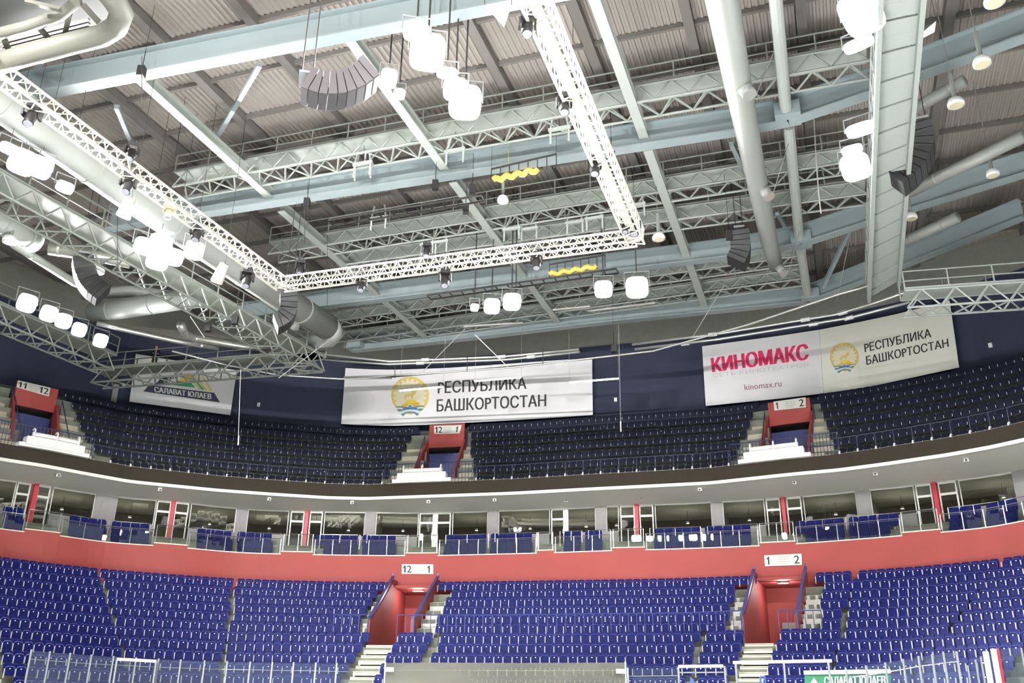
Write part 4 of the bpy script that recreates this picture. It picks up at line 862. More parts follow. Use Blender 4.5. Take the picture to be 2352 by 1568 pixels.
for i, (x, y0, y1, Y) in enumerate(((1316, 0, 165, 34), (650, 560, 600, 48), (752, 540, 700, 48), (980, 500, 575, 50), (1455, 380, 500, 42), (326, 130, 250, 30), (707, 420, 520, 42), (270, 440, 640, 40), (700, 470, 560, 44), (1168, 310, 405, 40))): wire(pxw((x, y0), (x, y1), Y), ['thin wire beside the right lighting truss, top centre', 'thin wire above the left corner of the truss', 'thin dark wire crossing the front truss', 'thin wire over the front truss', 'thin wire at the right corner of the truss', 'thin wire below the first girder', 'thin dark wire below the second girder', 'thin wire at the left catwalk', 'thin dark wire left of the second roof beam', 'yellow cord above the upper cable festoon'][i], .014, 'chain_lime' if i == 9 else 'wire_dark')
# ------------------------------------------------------------------ floodlights (fixture + its own lamp)
def drop(o, p, r=.012, top=30.6):       # thin suspension wire from the roof steel to a hanging thing
    p = Vector(p); mb = MB(); mb.tube(p, (p.x, p.y, top), r, 5); mb.build('suspension_wire', 'wire_dark', o)
def flood(x, y, Z, size, label, target=(2, 14, 0), asp=1.0, lit=True, watts=1.0, pos=None, group='arena floodlights', pole=False, cone=118, pr=.035):
    c = Vector(pos) if pos else Vector(PZ(x, y, Z)); d = (Vector(target) - c).normalized(); r = d.cross(UP).normalized(); u = r.cross(d)
    o = thing('floodlight', label, 'floodlight', c, group); a, b = size / 2, size * asp / 2
    def ring(k, off): return [c + d * off + r * (a * k * np.sign(math.cos(q)) * abs(math.cos(q)) ** .55) + u * (b * k * np.sign(math.sin(q)) * abs(math.sin(q)) ** .55) for q in [2 * math.pi * (i + .5) / 20 for i in range(20)]]
    def frustum(m_, R0, R1): return m_.add(R0 + R1, [tuple(range(19, -1, -1)), tuple(range(20, 40))] + [(i, (i + 1) % 20, 20 + (i + 1) % 20, 20 + i) for i in range(20)])
    frustum(MB(), ring(.55, -.32), ring(1.0, 0)).build('housing', 'housing_grey', o)
    frustum(MB(), ring(.94, .002), ring(.92, .03)).build('lens', 'lamp' if lit else 'lens_dark', o)
    mb = MB(); mb.path([c - r * (a * 1.08) - d * .1, c - r * (a * 1.08) + UP * (b + .3) - d * .1, c + r * (a * 1.08) + UP * (b + .3) - d * .1, c + r * (a * 1.08) - d * .1], .03, 5); mb.build('yoke', 'housing_grey', o)
    if pole: mb = MB(); mb.tube(c + UP * (b + .3) - d * .1, (c.x - d.x * .1, c.y - d.y * .1, ZD), pr, 6); mb.build('drop_pole', 'wire_dark', o)
    if lit:
        ld = bpy.data.lights.new('flood_lamp', 'SPOT'); ld.energy = FLOOD_W * watts; ld.spot_size = math.radians(cone); ld.spot_blend = .8 if cone < 100 else .6; ld.shadow_soft_size = .3; ld.color = (1.0, .985, .96)
        lo = bpy.data.objects.new('flood_lamp', ld); COL.objects.link(lo); lo.parent = o; lo.location = d * .12; lo.rotation_euler = d.to_track_quat('-Z', 'Y').to_euler()
    return o
IN = (3, 20, 0)
for i, (x, y, s) in enumerate(((62, 696, 1.05), (112, 720, .95), (146, 737, .9), (182, 757, .85), (231, 782, .85))): flood(x, y, 22.6, s, f'lit floodlight in the row of five at lower left, {ordn(i + 1)} from the left', (6, 16, 2))
for x, y, s, a, lab in ((22, 342, .8, .6, 'lit floodlight at the left edge above the brightest one'), (52, 372, 1.1, 1.0, 'brightest lit floodlight at the left edge, left of a close pair'), (92, 384, 1.0, .95, 'brightest lit floodlight at the left edge, right of a close pair'), (149, 430, .75, .7, 'lit floodlight right below the bright left pair'), (334, 566, 1.1, .8, 'lit floodlight in the bright left cluster, leftmost'), (368, 560, 1.1, .9, 'lit floodlight in the bright left cluster, topmost'), (362, 598, 1.1, .9, 'lit floodlight in the bright left cluster, lowest'), (398, 590, 1.0, .9, 'lit floodlight in the bright left cluster, rightmost'), (446, 575, .95, 1.0, 'lit floodlight right of the bright left cluster')): flood(x, y, 22.4, s, lab, (3, 13, 1), a, pole=True, pr=.012)
for x, y, s, a, lab in ((957, 74, .95, .75, 'lit floodlight at top centre, topmost of the slanted row'), (982, 120, 1.3, 1.1, 'big lit floodlight at top centre, second of the slanted row'), (1027, 168, .8, .6, 'flat lit floodlight at top centre between the two big ones'), (1046, 205, .95, 1.0, 'lit floodlight at top centre just above the lowest big one'), (1068, 235, 1.3, 1.1, 'big lit floodlight at top centre, lowest of the slanted row')): flood(x, y, 24.0, s, lab, (0, 10, 1), a, pole=True)
for x, y, s, a, lab in ((893, 180, .7, 1.2, 'slim lit floodlight behind the second roof beam, upper'), (917, 216, .5, 1.0, 'slim lit floodlight behind the second roof beam, lower')): flood(x, y, 26.0, s, lab, (0, 10, 1), a, watts=.3, pole=True)
for x, y, s, lab in ((1130, 703, .95, 'lit floodlight in the middle distance, leftmost of four'), (1176, 693, 1.05, 'lit floodlight in the middle distance, second of four'), (1386, 664, 1.0, 'lit floodlight in the middle distance, third of four'), (1463, 660, 1.25, 'lit floodlight in the middle distance, rightmost of four')): flood(x, y, 23.5, s, lab, (2, 18, 1), pole=True)
for x, y, s, a, lab in ((1978, 32, 1.25, 1.2, 'big lit floodlight at the top of the service bridge'), (1972, 102, 1.0, .45, 'flat lit floodlight second from the top of the service bridge'), (1977, 297, 1.1, .5, 'flat lit floodlight halfway down the service bridge'), (1957, 344, .8, .5, 'small lit floodlight above the lowest big one at the service bridge'), (1965, 384, 1.15, 1.0, 'big lit floodlight lowest at the service bridge')): flood(x, y, 22.2, s, lab, (2, 14, 1), a)
for x, y, lab in ((1185, 702, 'unlit small floodlight beside the middle lit pair'), (1090, 706, 'unlit small spotlight left of the middle lit floodlights')): flood(x, y, 23.3, .5, lab, (2, 18, 1), lit=False, group=None, pole=True)
# unseen floodlights added out of frame to light the far stand and banners
for i, (u, v, tx, ty, tz) in enumerate(((-6, -16, -24, 50, 2), (-6, -10, -14, 60, 12), (-6, -4, -4, 64, 20), (-6, 2, -6, 62, 16), (-6, 8, 6, 58, 6), (-6, 14, 14, 54, 4), (2, -24, -8, 62, 16), (9, -26, -2, 60, 12), (4, 22, 20, 48, 4), (11, 23, 24, 46, 2), (-6, -7, -8, 65, 22))):
    p = UD_ * u + VD * v; flood(0, 0, 0, .9, 'unseen floodlight added above the camera to light the far stand', (tx, ty, tz), pos=(p.x, p.y, 23.5), group='added floodlights above the camera', watts=1.05, cone=52)
# ------------------------------------------------------------------ moving-head lights on the truss
TRUSS = [(Vector(tL), Vector(tFL)), (Vector(tFL), Vector(tFR)), (Vector(tR), Vector(tFR))]
def on_truss(x, y):
    best = None
    for a, b in TRUSS:
        for k in range(201):
            p = a.lerp(b, k / 200); q = proj(*p)
            e = math.hypot(q[0] - x, (q[1] - y) * .6)
            if best is None or e < best[0]: best = (e, p, q[2])
    return best[1], best[2]
def moving_head(x, y, Z, s, label, m='black', aim=(0, -.25, -1)):
    tp, td = on_truss(x, y); c = Vector(PD(x, y, td)); o = thing('moving_head_light', label, 'stage light', c); a = Vector(aim).normalized(); rz = math.atan2(-c.x, c.y)
    R = Matrix.Rotation(rz, 3, 'Z'); r = R @ Vector((1, 0, 0))
    mb = MB(); mb.box(c + UP * .38 * s, .42 * s, .34 * s, .18 * s, rz); mb.build('base', m, o)
    mb = MB()
    for k in (-1, 1): mb.beam(c + r * (.24 * s * k) + UP * .32 * s, c + r * (.24 * s * k) - UP * .05 * s, .07 * s, .2 * s)
    mb.build('yoke', m, o)
    mb = MB(); mb.lathe(c - a * .2 * s, a, [(0, .1 * s), (.05 * s, .17 * s), (.3 * s, .19 * s), (.42 * s, .16 * s), (.55 * s, .18 * s)], 14); h = mb.build('head', m, o, True)
    mb = MB(); mb.lathe(c + a * .345 * s, a, [(0, .15 * s), (.02 * s, .14 * s)], 14); mb.build('lens', 'lens_dark', h)
    mb = MB()
    for k in (-1, 1): mb.beam(c + r * (.12 * s * k) + UP * .45 * s, c + r * (.12 * s * k) + UP * .62 * s, .05 * s, .08 * s); mb.beam(c + r * (.12 * s * k) + UP * .6 * s, tp + r * (.12 * s * k), .04, .06)
    mb.build('clamp', m, o)
for x, y, s, lab in ((1211, 62, 1.0, 'black moving-head light uppermost on the right truss arm'), (1296, 243, 1.0, 'black moving-head light second down the right truss arm'), (1365, 385, 1.0, 'black moving-head light third down the right truss arm'), (1455, 522, 1.15, 'black moving-head light at the right front corner of the truss'), (72, 268, 1.1, 'black moving-head light uppermost on the left truss arm'), (293, 425, 1.1, 'black moving-head light second down the left truss arm'), (452, 537, 1.05, 'black moving-head light third down the left truss arm'), (567, 642, 1.15, 'chunky black moving-head light near the left front corner of the truss'), (830, 655, .95, 'black moving-head light first from left below the front truss'), (1022, 642, 1.1, 'grey-black moving-head light second from left below the front truss'), (1232, 602, 1.05, 'black moving-head light third from left below the front truss'), (980, 577, .9, 'black moving-head light standing above the front truss'), (690, 617, .95, 'black moving-head light above the left front corner of the truss'), (302, 352, .95, 'black moving-head light above the left truss arm'), (1435, 522, .8, 'dark moving-head light behind the right front corner')):
    moving_head(x, y, 21.1 if y > 270 or x > 900 else 21.2, s, lab)
moving_head(388, 488, 21.3, .85, 'cream spotlight on the left truss arm', 'cream_shell')
for x, y, lab in ((292, 480, 'white tubular projector aimed down beside the left truss arm, upper'), (507, 630, 'white tubular projector aimed down beside the left truss arm, lower')):
    a, b = Vector(PZ(x + 10, y - 24, 22.0)), Vector(PZ(x - 10, y + 18, 21.2)); mb = MB(); mb.tube(a, b, .24, 14, .3); o = mb.build('tube_projector', 'truss_white', None, True); tag(o, lab, 'projector'); d = (b - a).normalized(); mb = MB(); mb.tube(b - d * .02, b + d * .03, .27, 14); mb.build('rim', 'housing_grey', o); drop(o, a)
# ------------------------------------------------------------------ line arrays
def line_array(path, cross, d, wid, label, top=None, m='charcoal', n=None):
    P = [Vector(PD(x, y, d)) for x, y in path]; c0 = sum(P, Vector()) / len(P); view = (c0 - Vector((0, 0, EYE))); hv = Vector((view.x, view.y, 0)).normalized(); o = thing('line_array', label, 'loudspeaker', c0)
    L = [0]
    for a, b in zip(P[:-1], P[1:]): L.append(L[-1] + (b - a).length)
    n = n or max(4, int(L[-1] / .27)); cr = cross * d / FPX / 2
    def at(s):
        for i in range(len(P) - 1):
            if s <= L[i + 1] + 1e-6: return P[i].lerp(P[i + 1], (s - L[i]) / (L[i + 1] - L[i]))
        return P[-1]
    def fr(sv):
        e = L[-1] * .06; t = (at(min(L[-1], sv + e)) - at(max(0, sv - e))).normalized(); return at(sv), hv.cross(t).normalized(), t
    for k in range(n):
        (a, qa, ta), (b, qb, tb) = fr(L[-1] * k / n), fr(L[-1] * (k + 1) / n); g = .015; a = a + ta * g; b = b - tb * g; h = hv * (wid / 2)
        mb = MB(); mb.hexa([a - qa * cr - h, a + qa * cr - h, a + qa * cr + h, a - qa * cr + h, b - qb * cr - h, b + qb * cr - h, b + qb * cr + h, b - qb * cr + h]); cab = mb.build('cabinet', m, o)
        h2 = h * .9; e = .05; a2, b2 = a.lerp(b, e), b.lerp(a, e); mb = MB(); mb.hexa([a2 + qa * cr - h2, a2 + qa * (cr + .02) - h2, a2 + qa * (cr + .02) + h2, a2 + qa * cr + h2, b2 + qb * cr - h2, b2 + qb * (cr + .02) - h2, b2 + qb * (cr + .02) + h2, b2 + qb * cr + h2]); mb.build('grille', 'grille', cab)
    mb = MB(); mb.box(P[0] + UP * .22, wid * .5, wid * .9, .08, math.atan2(-hv.x, hv.y)); mb.build('rigging_frame', 'housing_grey', o)
    for k in (-1, 1):
        q = Vector((hv.y, -hv.x, 0)) * (.18 * k); mb = MB(); mb.tube(P[0] + UP * .2 + q, P[0] + UP * (29.8 - P[0].z) + q, .022, 5); mb.build('chain', 'wire_dark', o)
line_array([(662, 678), (664, 700), (661, 722), (650, 737), (632, 745)], 37, 50, 1.1, 'black curved line array below the left front corner of the truss')
line_array([(190, 596), (193, 620), (201, 644), (214, 662), (238, 680)], 44, 48, 1.1, 'black curved line array at left between ducts')
line_array([(1699, 537), (1702, 562), (1701, 585), (1690, 606)], 43, 50, 1.1, 'black curved line array hanging right of centre by its chains')
line_array([(2118, 296), (2124, 325), (2121, 352), (2108, 378), (2088, 402), (2060, 424)], 44, 38, 1.2, 'black curved line array beside the service bridge at right')
la = line_array([(703, 196), (730, 207), (760, 210), (792, 205), (822, 191), (850, 168)], 60, 31, 1.0, 'large curved line array seen from below at upper left centre', top=3.5, m='array_haze_grey', n=9)  # black cabinets in a lighter grey, haze put into the colour
# ------------------------------------------------------------------ round downlights
def downlight(x, y, Z, r, label, up=1.2):
    c = Vector(PZ(x, y, Z)); mb = MB(); mb.lathe(c + UP * .35, (0, 0, -1), [(0, r * .4), (.08, r * .8), (.25, r), (.36, r * .98)], 18); o = mb.build('downlight', 'white_gloss', None, True); tag(o, label, 'lamp')
    mb = MB(); mb.lathe(c - UP * .012, (0, 0, -1), [(0, r * .8), (.02, r * .75)], 16); mb.build('diffuser', 'cream_shell', o); mb = MB(); mb.tube(c + UP * .34, c + UP * (.34 + up), r * .28, 8); mb.tube(c + UP * (.34 + up), (c.x, c.y, ZD), .02, 5); mb.build('stem', 'duct', o)
for x, y, Z, r, lab in ((2285, 6, 25, .36, 'round white downlight at the top right corner'), (2256, 148, 25, .34, 'round white downlight second from the top at right'), (2196, 242, 25, .34, 'round white downlight third from the top at right'), (2281, 403, 25.5, .3, 'round dim downlight on the girder at right'), (2094, 502, 25.5, .3, 'round downlight just right of the service bridge'), (22, 556, 23, .36, 'round white downlight at the left edge under a duct'), (222, 624, 23, .4, 'round white downlight beside the left line array'), (1513, 549, 25.5, .36, 'round pale downlight right of the truss corner'), (1155, 463, 26, .3, 'round ring light below the second girder')): downlight(x, y, Z, r, lab)
# ------------------------------------------------------------------ cable festoons, cable ladder, loads on the catwalks
def festoon(a, b, Z, label, yfrac=(0, .7), n=8):
    A, B = Vector(PZ(*a, Z)), Vector(PZ(*b, Z)); o = thing('cable_festoon', label, 'cable', (A + B) / 2); d = B - A
    mb = MB(); mb.beam(A + UP * .75, B + UP * .75, .06, .08); mb.build('rail', 'wire_dark', o)
    for k in range(n): p = A + d * (k / (n - 1)); mb = MB(); mb.beam(p - UP * .05, p + UP * .75, .05, .05); mb.build('hook', 'wire_dark', o)
    mb = MB(); pts = []
    for k in range(17): f = yfrac[0] + (yfrac[1] - yfrac[0]) * k / 16; pts.append(A + d * f + UP * (.1 + .1 * math.sin(k * 1.6)))
    mb.path(pts, .16, 7); mb.build('cable_bundle', 'yellow', o, True); drop(o, A + UP * .75); drop(o, B + UP * .75)
festoon((1128, 418), (1278, 384), 26.3, 'yellow cable bundle in black hooks under the second girder', (.03, .72)); festoon((1262, 634), (1390, 612), 25.5, 'yellow cable bundle in black hooks under the third girder', (.0, .85))
def ladder(a, b, Z, label):
    A, B = Vector(PZ(*a, Z)), Vector(PZ(*b, Z)); d = (B - A); s_ = Vector((d.y, -d.x, 0)).normalized() * .3; o = thing('cable_ladder', label, 'cable ladder', (A + B) / 2)
    for k in (-1, 1): mb = MB(); mb.beam(A + s_ * k, B + s_ * k, .05, .1); mb.build('rail', 'wire_dark', o)
    n = max(3, int(d.length / .7))
    for k in range(n + 1): p = A + d * (k / n); mb = MB(); mb.beam(p - s_, p + s_, .05, .05); mb.build('rung', 'wire_dark', o)
ladder((985, 683), (1418, 622), 25.2, 'long black cable ladder above the middle floodlights'); ladder((760, 512), (1110, 455), 26.0, 'black cable ladder under the second girder')
for i, (x0, y0, x1, y1) in enumerate(((1065, 750, 1200, 742), (1350, 715, 1505, 696), (1270, 712, 1355, 704))):
    mb = MB(); mb.beam(PZ(x0, y0, 24), PZ(x1, y1, 24), .12, .1); o = mb.build('batten', 'pipe_shiny'); tag(o, ['shiny horizontal batten below the middle left floodlights', 'shiny horizontal batten below the middle right floodlights', 'thin shiny batten between the middle floodlights'][i], 'batten')
for i, (x, y) in enumerate(((833, 375), (1045, 345), (1285, 295), (835, 382), (870, 500), (985, 560), (1175, 525), (1215, 525), (1365, 500), (1460, 470), (1010, 555), (1320, 510))):
    c = Vector(PZ(x, y, ZG + .3)); o = thing('bracket', f'pale U-shaped hanging bracket under a roof catwalk, {ordn(i + 1)} of the scattered brackets', 'bracket', c, 'hanging brackets under the roof catwalks'); mb = MB(); mb.beam(c - VD * .55, c + VD * .55, .14, .16); mb.build('crossbar', 'steel_light', o); drop(o, c)
    for k in (-.45, .45): mb = MB(); mb.beam(c + VD * k - UP * .75, c + VD * k, .09, .09); mb.build('leg', 'steel_light', o); mb = MB(); mb.beam(c + VD * k, c + VD * k * .7 + UP * .8, .09, .09); mb.build('strut', 'steel_light', o)
for i, (x, y, Z) in enumerate(((1000, 425, 26.5), (1085, 435, 26.5), (1070, 480, 26.2), (1405, 360, 26.5), (705, 466, 26.8), (325, 165, 27), (1675, 540, 25), (1410, 800, 22.8), (478, 752, 21.6), (540, 735, 21.6))):
    c = Vector(PZ(x, y, Z)); mb = MB(); mb.box(c, .3, .3, .5); mb.tube(c + UP * .2, c + UP * 1.1, .02, 5); o = mb.build('chain_hoist', 'black'); drop(o, c + UP * 1.0); tag(o, f'small dark chain hoist hanging in the rigging {["left of the second beam end", "right of the second beam end", "below the second beam end", "beside the right truss arm", "left on the second girder", "under the first beam end", "left of the right line array", "above the back wall between banners", "under the left catwalk", "under the left catwalk end"][i]}', 'hoist')
# ------------------------------------------------------------------ emissive white tubes on suspension wires
for i, (a, b) in enumerate((((918, 897), (1018, 888)), ((1091, 875), (1197, 866)), ((1308, 878), (1421, 869)))):
    A, B = PY(*a, 54), PY(*b, 54); o = thing('white_tube', f'glowing white tube hanging before the wide banner, {["over the emblem", "over the upper lettering", "at its right edge"][i]}', 'tube light', (Vector(A) + Vector(B)) / 2); mb = MB(); mb.tube(A, B, .055, 8); mb.build('tube', 'tube_emissive', o)
    for p in (A, B): mb = MB(); mb.tube(p, Vector(p) + UP * 3.5, .008, 4); mb.build('suspension', 'wire', o)
# ------------------------------------------------------------------ pennants and corner frame of the hanging video cube
for pts, lab, m in (([(1113, 12), (1175, 12), (1158, 62)], 'white triangular pennant under the first girder at top centre', 'banner_white'), ([(2042, -10), (2060, -10), (2050, 40)], 'white pennant on the service bridge at the top edge', 'banner_white'), ([(2112, 80), (2150, 48), (2146, 74), (2112, 92)], 'small white board sticking out right of the service bridge', 'banner_white')):
    p = [Vector(PD(x, y, 33)) for x, y in pts]; n = (p[1] - p[0]).cross(p[2] - p[0]).normalized() * .02; k = len(p); mb = MB(); mb.add([q - n for q in p] + [q + n for q in p], [tuple(range(k)), tuple(range(2 * k - 1, k - 1, -1))] + [(i, (i + 1) % k, k + (i + 1) % k, k + i) for i in range(k)]); o = mb.build('pennant', m); tag(o, lab, 'pennant'); drop(o, p[0]); drop(o, p[1])
ZQ = 22.0; o = thing('video_cube_frame', 'rounded corner of the hanging video cube at the top left', 'frame', PZ(120, 60, ZQ))
rim = [(-60, 163), (60, 128), (170, 98), (235, 82), (268, 62), (280, 30), (262, 0), (230, -40)]
mb = MB(); mb.path(poly3(rim, ZQ), .36, 10); mb.build('rim_tube', 'cube_grey', o, True)
mb = MB(); mb.path(poly3([(-60, 92), (60, 62), (140, 34), (175, 4), (150, -30)], ZQ + .6), .2, 8); mb.build('inner_tube', 'cube_grey', o, True)
mb = MB(); mb.add(poly3([(-80, 150), (60, 122), (170, 92), (232, 76), (262, 56), (272, 28), (256, -4), (230, -50), (-80, -80)], ZQ + 1.6), [tuple(range(9))]); mb.build('underside', 'dark_inside', o)
for a, b in (((85, 58), (130, 108)), ((10, 90), (28, 135)), ((160, 32), (142, 108)), ((60, 4), (140, 22)), ((190, 10), (228, 52))): mb = MB(); mb.beam(PZ(*a, ZQ + .6), PZ(*b, ZQ + .3), .16, .12); mb.build('strut', 'cube_grey', o)
for i in range(6): mb = MB(); mb.beam(PZ(0, 96 + i * 9, ZQ + 1.2), PZ(205, 44 + i * 9, ZQ + 1.2), .1, .08); mb.build('slat', 'purlin', o)
# ------------------------------------------------------------------ rink glass along the near edge of the stand
def glass_run(tops, w, label, m='rink_glass', posts=True, zb=1.15, h_line=None, name='rink_glass', pm='chrome'):
    py = pl(tops); a, b = TW(tops[0][0], w, 3.5), TW(tops[-1][0], w, 3.5); z = lambda t: Zfit(t, w, py); o = thing(name, label, 'glass barrier', S((a + b) / 2, w, zb))
    mb = MB(); slab(mb, a, b, w - .012, w + .012, zb, z); mb.build('glass_panel', m, o)
    mb = MB(); slab(mb, a, b, w - .05, w + .05, .05, zb); mb.build('board', 'white_gloss', o)
    mb = MB(); mb.path(run(a, b, w, lambda t: z(t) - .33), .016, 5); mb.build('top_rail', 'chrome', o)
    if posts:
        for x in posts:
            t = TW(x, w, 3.5); mb = MB(); mb.beam(S(t, w, zb), S(t, w, z(t) + .04), .075, .05); mb.build('post', pm, o)
    return a, b, z
LW = -13.6
glass_run([(68, 1493), (111, 1497), (207, 1505), (362, 1514), (520, 1520), (724, 1523), (802, 1525)], LW, 'clear rink glass with upright posts at the lower left', posts=[68, 111, 158, 207, 258, 310, 362, 413, 468, 520, 573, 624, 673, 724, 772])
glass_run([(884, 1522), (1000, 1521), (1200, 1522), (1437, 1521)], LW + .2, 'hazy grey rink glass screen at the bottom centre', 'hazy_glass', posts=[884, 1437])
for x, y, s_, lab in ((895, 1537, 1, 'left'), (1427, 1541, 1.2, 'right')):
    p = Vector(PY(x, y, proj(0, 0, 1)[0] * 0 + S(TW(x, LW, 3), LW, 3)[1] - .2)); o = MB().box(p, .38 * s_, .02, .19, 0).build('paper_label', 'white_gloss'); tag(o, f'small white paper label at the {lab} end of the hazy rink glass', 'label')
glass_run([(1440, 1535), (1500, 1534), (1562, 1533)], LW + 1.4, 'low clear glass before the blue seats right of the hazy screen', posts=[1442])
glass_run([(1943, 1537), (1990, 1530), (2035, 1523), (2077, 1515), (2113, 1508), (2145, 1504), (2172, 1500), (2202, 1497)], LW, 'curved corner rink glass with close posts at the lower right', posts=[1943, 1990, 2035, 2077, 2113, 2145, 2172, 2202])
YN = 36.0                                    # the nearer straight of the rink glass
NG = [(2212, 1535), (2240, 1514), (2270, 1497), (2310, 1489), (2420, 1484)]; o = thing('rink_glass', 'near rink glass rising at the lower right corner', 'glass barrier', PY(2300, 1560, YN))
tp = [Vector(PY(x, y, YN + (2420 - x) * .012)) for x, y in NG]; mb = MB()
for a, b in zip(tp[:-1], tp[1:]): k = Vector((0, .024, 0)); lo = lambda p: Vector((p.x, p.y, 1.1)); mb.hexa([lo(a), lo(b), lo(b) + k, lo(a) + k, a, b, b + k, a + k])
mb.build('glass_panel', 'rink_glass', o); mb = MB()
for a, b in zip(tp[:-1], tp[1:]): k = Vector((0, .06, 0)); lo = lambda p, z: Vector((p.x, p.y, z)); mb.hexa([lo(a, .03), lo(b, .03), lo(b, .03) + k, lo(a, .03) + k, lo(a, 1.1), lo(b, 1.1), lo(b, 1.1) + k, lo(a, 1.1) + k])
mb.build('board', 'white_gloss', o)
for x in (2222, 2240, 2252, 2345): y = float(np.interp(x, [p[0] for p in NG], [p[1] for p in NG])); p = Vector(PY(x, y, YN + (2420 - x) * .012 - .03)); mb = MB(); mb.beam((p.x, p.y, 1.1), p, .06, .05); mb.build('post', 'chrome', o)
for x, y, m, r, lab in ((2264, 1499, 'white_gloss', .10, 'thick white rink post, left of the pair at lower right'), (2282, 1493, 'white_gloss', .10, 'thick white rink post, right of the pair at lower right'), (2292, 1492, 'red_gloss', .045, 'thin red rink post at lower right')):
    p = Vector(PY(x, y, YN - .3)); mb = MB(); mb.tube((p.x, p.y, .03), p, r, 10); mb.lathe(p, (0, 0, 1), [(0, r * 1.1), (.05, r * .9)], 10); o = mb.build('rink_post', m); tag(o, lab, 'post')
def frame_bar(x0, y0, x1, y1, w, label, legs, lowers=0):
    t0, t1 = TW(x0, w, 3.3), TW(x1, w, 3.3); py = pl([(x0, y0), (x1, y1)]); o = thing('gate_frame', label, 'frame', S((t0 + t1) / 2, w, 0)); z = lambda t: Zfit(t, w, py)
    mb = MB(); P = run(t0, t1, w, z)
    for a, b in zip(P[:-1], P[1:]): mb.beam(a, b, .1, .12)
    mb.build('top_bar', 'white_gloss', o)
    for x in legs: t = TW(x, w, 3.3); mb = MB(); mb.tube(S(t, w, 0), S(t, w, z(t)), .05, 8); mb.build('leg', 'chrome', o)
    if lowers: mb = MB(); mb.path(run(t0, t1, w, lambda t: z(t) - lowers), .03, 6); mb.build('lower_rail', 'chrome', o)
frame_bar(1560, 1530, 1663, 1529, LW - .2, 'white topped gate frame between hazy glass and the long white bar', (1559, 1666), .25)
frame_bar(1686, 1521, 1914, 1517, LW - .3, 'long white bar on slim legs in front of the ivory stairs', (1692, 1803, 1906))
frame_bar(265, 1513, 355, 1518, LW - .15, 'short bright white bar on top of the lower left rink glass', (265, 355))
# green club board, blue tarp
w = LW + 1.2; q = quadpx([(1848, 1549), (2046, 1546), (1848, 1580), (2046, 1577)], w, 5); TL, TR, BL, BR = map(Vector, q); n = (TR - TL).cross(BL - TL).normalized(); n = n if n.y < 0 else -n
mb = MB(); mb.hexa([BL - n * .06, BR - n * .06, BR, BL, TL - n * .06, TR - n * .06, TR, TL]); o = mb.build('club_board', 'board_green'); tag(o, 'green board with white club lettering cut by the bottom edge at right', 'board')
mb = MB(); mb.beam(TL + UP * .08, TR + UP * .08, .14, .16); mb.build('top_trim', 'cream_trim', o)
def bp(x, y): return TL + (TR - TL) * ((x - 1848) / 198) + (BL - TL) * ((y - 1548) / 31)
mb = MB(); text_on(mb, 'САЛАВАТ ЮЛАЕВ', bp(1896, 1553), bp(2034, 1553), bp(1896, 1572), bp(2034, 1572), n * .012, bold=.03); mb.build('lettering', 'white_gloss', o)
mb = MB(); mb.add([bp(1862, 1568) + n * .012, bp(1871, 1555) + n * .012, bp(1880, 1568) + n * .012], [(0, 1, 2)]); mb.build('logo_triangle', 'white_gloss', o)
w = LW - .4; p = [Vector(S(TW(x, w, 3), w, z)) for x, z in ((1578, 1.2), (1597, 1.2), (1594, 3.2), (1588, 3.3))]; k = Vector((0, .15, 0)); mb = MB(); mb.hexa([p[0], p[1], p[1] + k, p[0] + k, p[3], p[2], p[2] + k, p[3] + k]); o = mb.build('blue_tarp', 'tarp_blue'); tag(o, 'bright blue folded cloth hanging in the gate frame', 'cloth')
w = LW - .5; p = [Vector(S(TW(x, w, 3), w, z)) for x, z in ((1738, 1.2), (1766, 1.2), (1758, 3.3), (1748, 3.3))]; mb = MB(); mb.beam(p[0], p[3], .08, .06); mb.beam(p[1], p[2], .08, .06); mb.beam(p[3], p[2], .08, .06); mb.beam(p[0].lerp(p[3], .5), p[1].lerp(p[2], .5), .06, .06); o = mb.build('blue_stand', 'tarp_blue'); tag(o, 'blue A-shaped stand in front of the lower ivory stairs', 'stand')
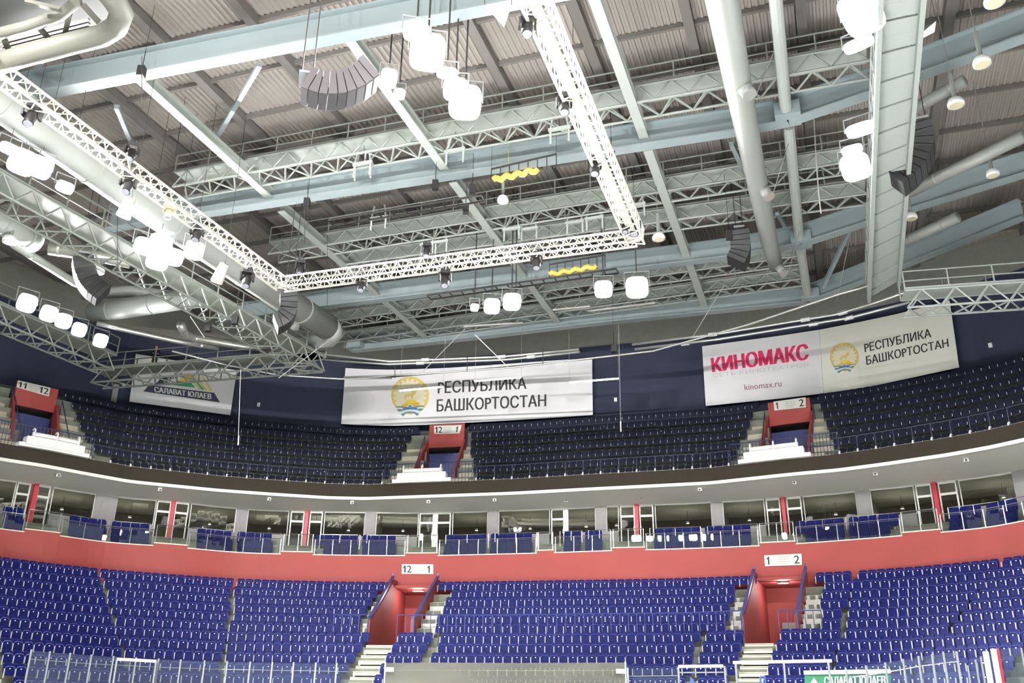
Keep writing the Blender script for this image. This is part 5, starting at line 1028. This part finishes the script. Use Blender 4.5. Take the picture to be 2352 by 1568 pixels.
# ------------------------------------------------------------------ person on the end catwalk
def person(foot, label):
    f = Vector(foot); J = {'pel': (0, 0, .95), 'wai': (0, -.01, 1.12), 'che': (0, -.03, 1.36), 'nek': (0, -.03, 1.52), 'chi': (0, -.05, 1.60), 'hed': (0, -.05, 1.70), 'top': (0, -.04, 1.77), 'ls': (.2, -.03, 1.44), 'le': (.27, -.1, 1.18), 'lh': (.16, -.34, 1.12), 'lf': (.13, -.42, 1.12), 'rs': (-.2, -.03, 1.44), 're': (-.27, -.1, 1.18), 'rh': (-.16, -.34, 1.12), 'rf': (-.13, -.42, 1.12), 'lp': (.1, 0, .9), 'lk': (.12, -.03, .5), 'la': (.12, .02, .09), 'lt': (.13, -.16, .04), 'rp': (-.1, 0, .9), 'rk': (-.12, -.02, .5), 'ra': (-.12, .02, .09), 'rt': (-.13, -.16, .04)}
    Rr = {'pel': .15, 'wai': .14, 'che': .17, 'nek': .06, 'chi': .075, 'hed': .1, 'top': .06, 'ls': .075, 'le': .055, 'lh': .04, 'lf': .03, 'rs': .075, 're': .055, 'rh': .04, 'rf': .03, 'lp': .1, 'lk': .065, 'la': .045, 'lt': .04, 'rp': .1, 'rk': .065, 'ra': .045, 'rt': .04}
    E = [('pel', 'wai'), ('wai', 'che'), ('che', 'nek'), ('nek', 'chi'), ('chi', 'hed'), ('hed', 'top'), ('che', 'ls'), ('ls', 'le'), ('le', 'lh'), ('lh', 'lf'), ('che', 'rs'), ('rs', 're'), ('re', 'rh'), ('rh', 'rf'), ('pel', 'lp'), ('lp', 'lk'), ('lk', 'la'), ('la', 'lt'), ('pel', 'rp'), ('rp', 'rk'), ('rk', 'ra'), ('ra', 'rt')]
    for q, sx in (('l', 1), ('r', -1)):      # four fingers and a thumb curled over the rail
        del J[q + 'f'], Rr[q + 'f']; E.remove((q + 'h', q + 'f')); J[q + 'p'] = J[q + 'p']; J[q + 'm'] = (.145 * sx, -.40, 1.12); Rr[q + 'm'] = .036; E.append((q + 'h', q + 'm'))
        for i, (dx, ln) in enumerate(((-.036, .062), (-.012, .075), (.012, .07), (.036, .055))):
            J[f'{q}{i}a'] = (.145 * sx + dx, -.40 - ln * .6, 1.125); J[f'{q}{i}b'] = (.145 * sx + dx, -.40 - ln, 1.095); Rr[f'{q}{i}a'] = .010; Rr[f'{q}{i}b'] = .008; E += [(q + 'm', f'{q}{i}a'), (f'{q}{i}a', f'{q}{i}b')]
        J[q + 'ta'] = (.145 * sx - .055 * sx, -.38, 1.115); J[q + 'tb'] = (.145 * sx - .07 * sx, -.42, 1.10); Rr[q + 'ta'] = .012; Rr[q + 'tb'] = .010; E += [(q + 'm', q + 'ta'), (q + 'ta', q + 'tb')]
    ks = list(J); me = bpy.data.meshes.new('p'); me.from_pydata([J[k] for k in ks], [(ks.index(a), ks.index(b)) for a, b in E], []); ob = bpy.data.objects.new('p', me); COL.objects.link(ob); ob.modifiers.new('s', 'SKIN'); ob.modifiers.new('d', 'SUBSURF').levels = 2
    for i, k in enumerate(ks): v = me.skin_vertices[0].data[i]; v.radius = (Rr[k] * (1.0 if k != 'che' else 1.1), Rr[k] * (.8 if k in ('che', 'wai', 'pel') else 1)); v.use_root = (k == 'pel')
    dg = bpy.context.evaluated_depsgraph_get(); dg.update(); m2 = bpy.data.meshes.new_from_object(ob.evaluated_get(dg)); bpy.data.objects.remove(ob); bpy.data.meshes.remove(me)
    m2.name = 'person'; m2.materials.clear()
    for m in ('skin', 'cloth_dark', 'cloth_brown'): m2.materials.append(M[m])
    for p in m2.polygons:
        z = p.center.z; p.use_smooth = True; p.material_index = 0 if z > 1.53 or p.center.y < -.33 and z > 1 else 1 if z > .95 else 2
    o = bpy.data.objects.new('person', m2); COL.objects.link(o); o.location = f; o.rotation_euler = (0, 0, math.radians(20)); WLOC[o.name] = f; tag(o, label, 'person')
    for nm, m, cen, r in (('hair', 'cloth_brown', (0, -.02, 1.73), (.1, .105, .07)), ('nose', 'skin', (0, -.155, 1.665), (.014, .02, .02)), ('eye', 'black', (.035, -.138, 1.69), (.012, .008, .008)), ('eye', 'black', (-.035, -.138, 1.69), (.012, .008, .008)), ('mouth', 'ink_rose', (0, -.14, 1.625), (.025, .008, .006))):
        mb = MB(); vs = []; fs = []; nn, mm = 10, 6
        for i in range(mm + 1):
            for j in range(nn): a, b = math.pi * i / mm, 2 * math.pi * j / nn; vs.append((cen[0] + r[0] * math.sin(a) * math.cos(b), cen[1] + r[1] * math.sin(a) * math.sin(b), cen[2] + r[2] * math.cos(a)))
        for i in range(mm):
            for j in range(nn): fs.append((i * nn + j, i * nn + (j + 1) % nn, (i + 1) * nn + (j + 1) % nn, (i + 1) * nn + j))
        mb.add(vs, fs); c = mb.build(nm, m); c.parent = o
person(PZ(351, 851, ZC + .95), 'person in dark jacket and brown trousers standing at the rail of the end catwalk')
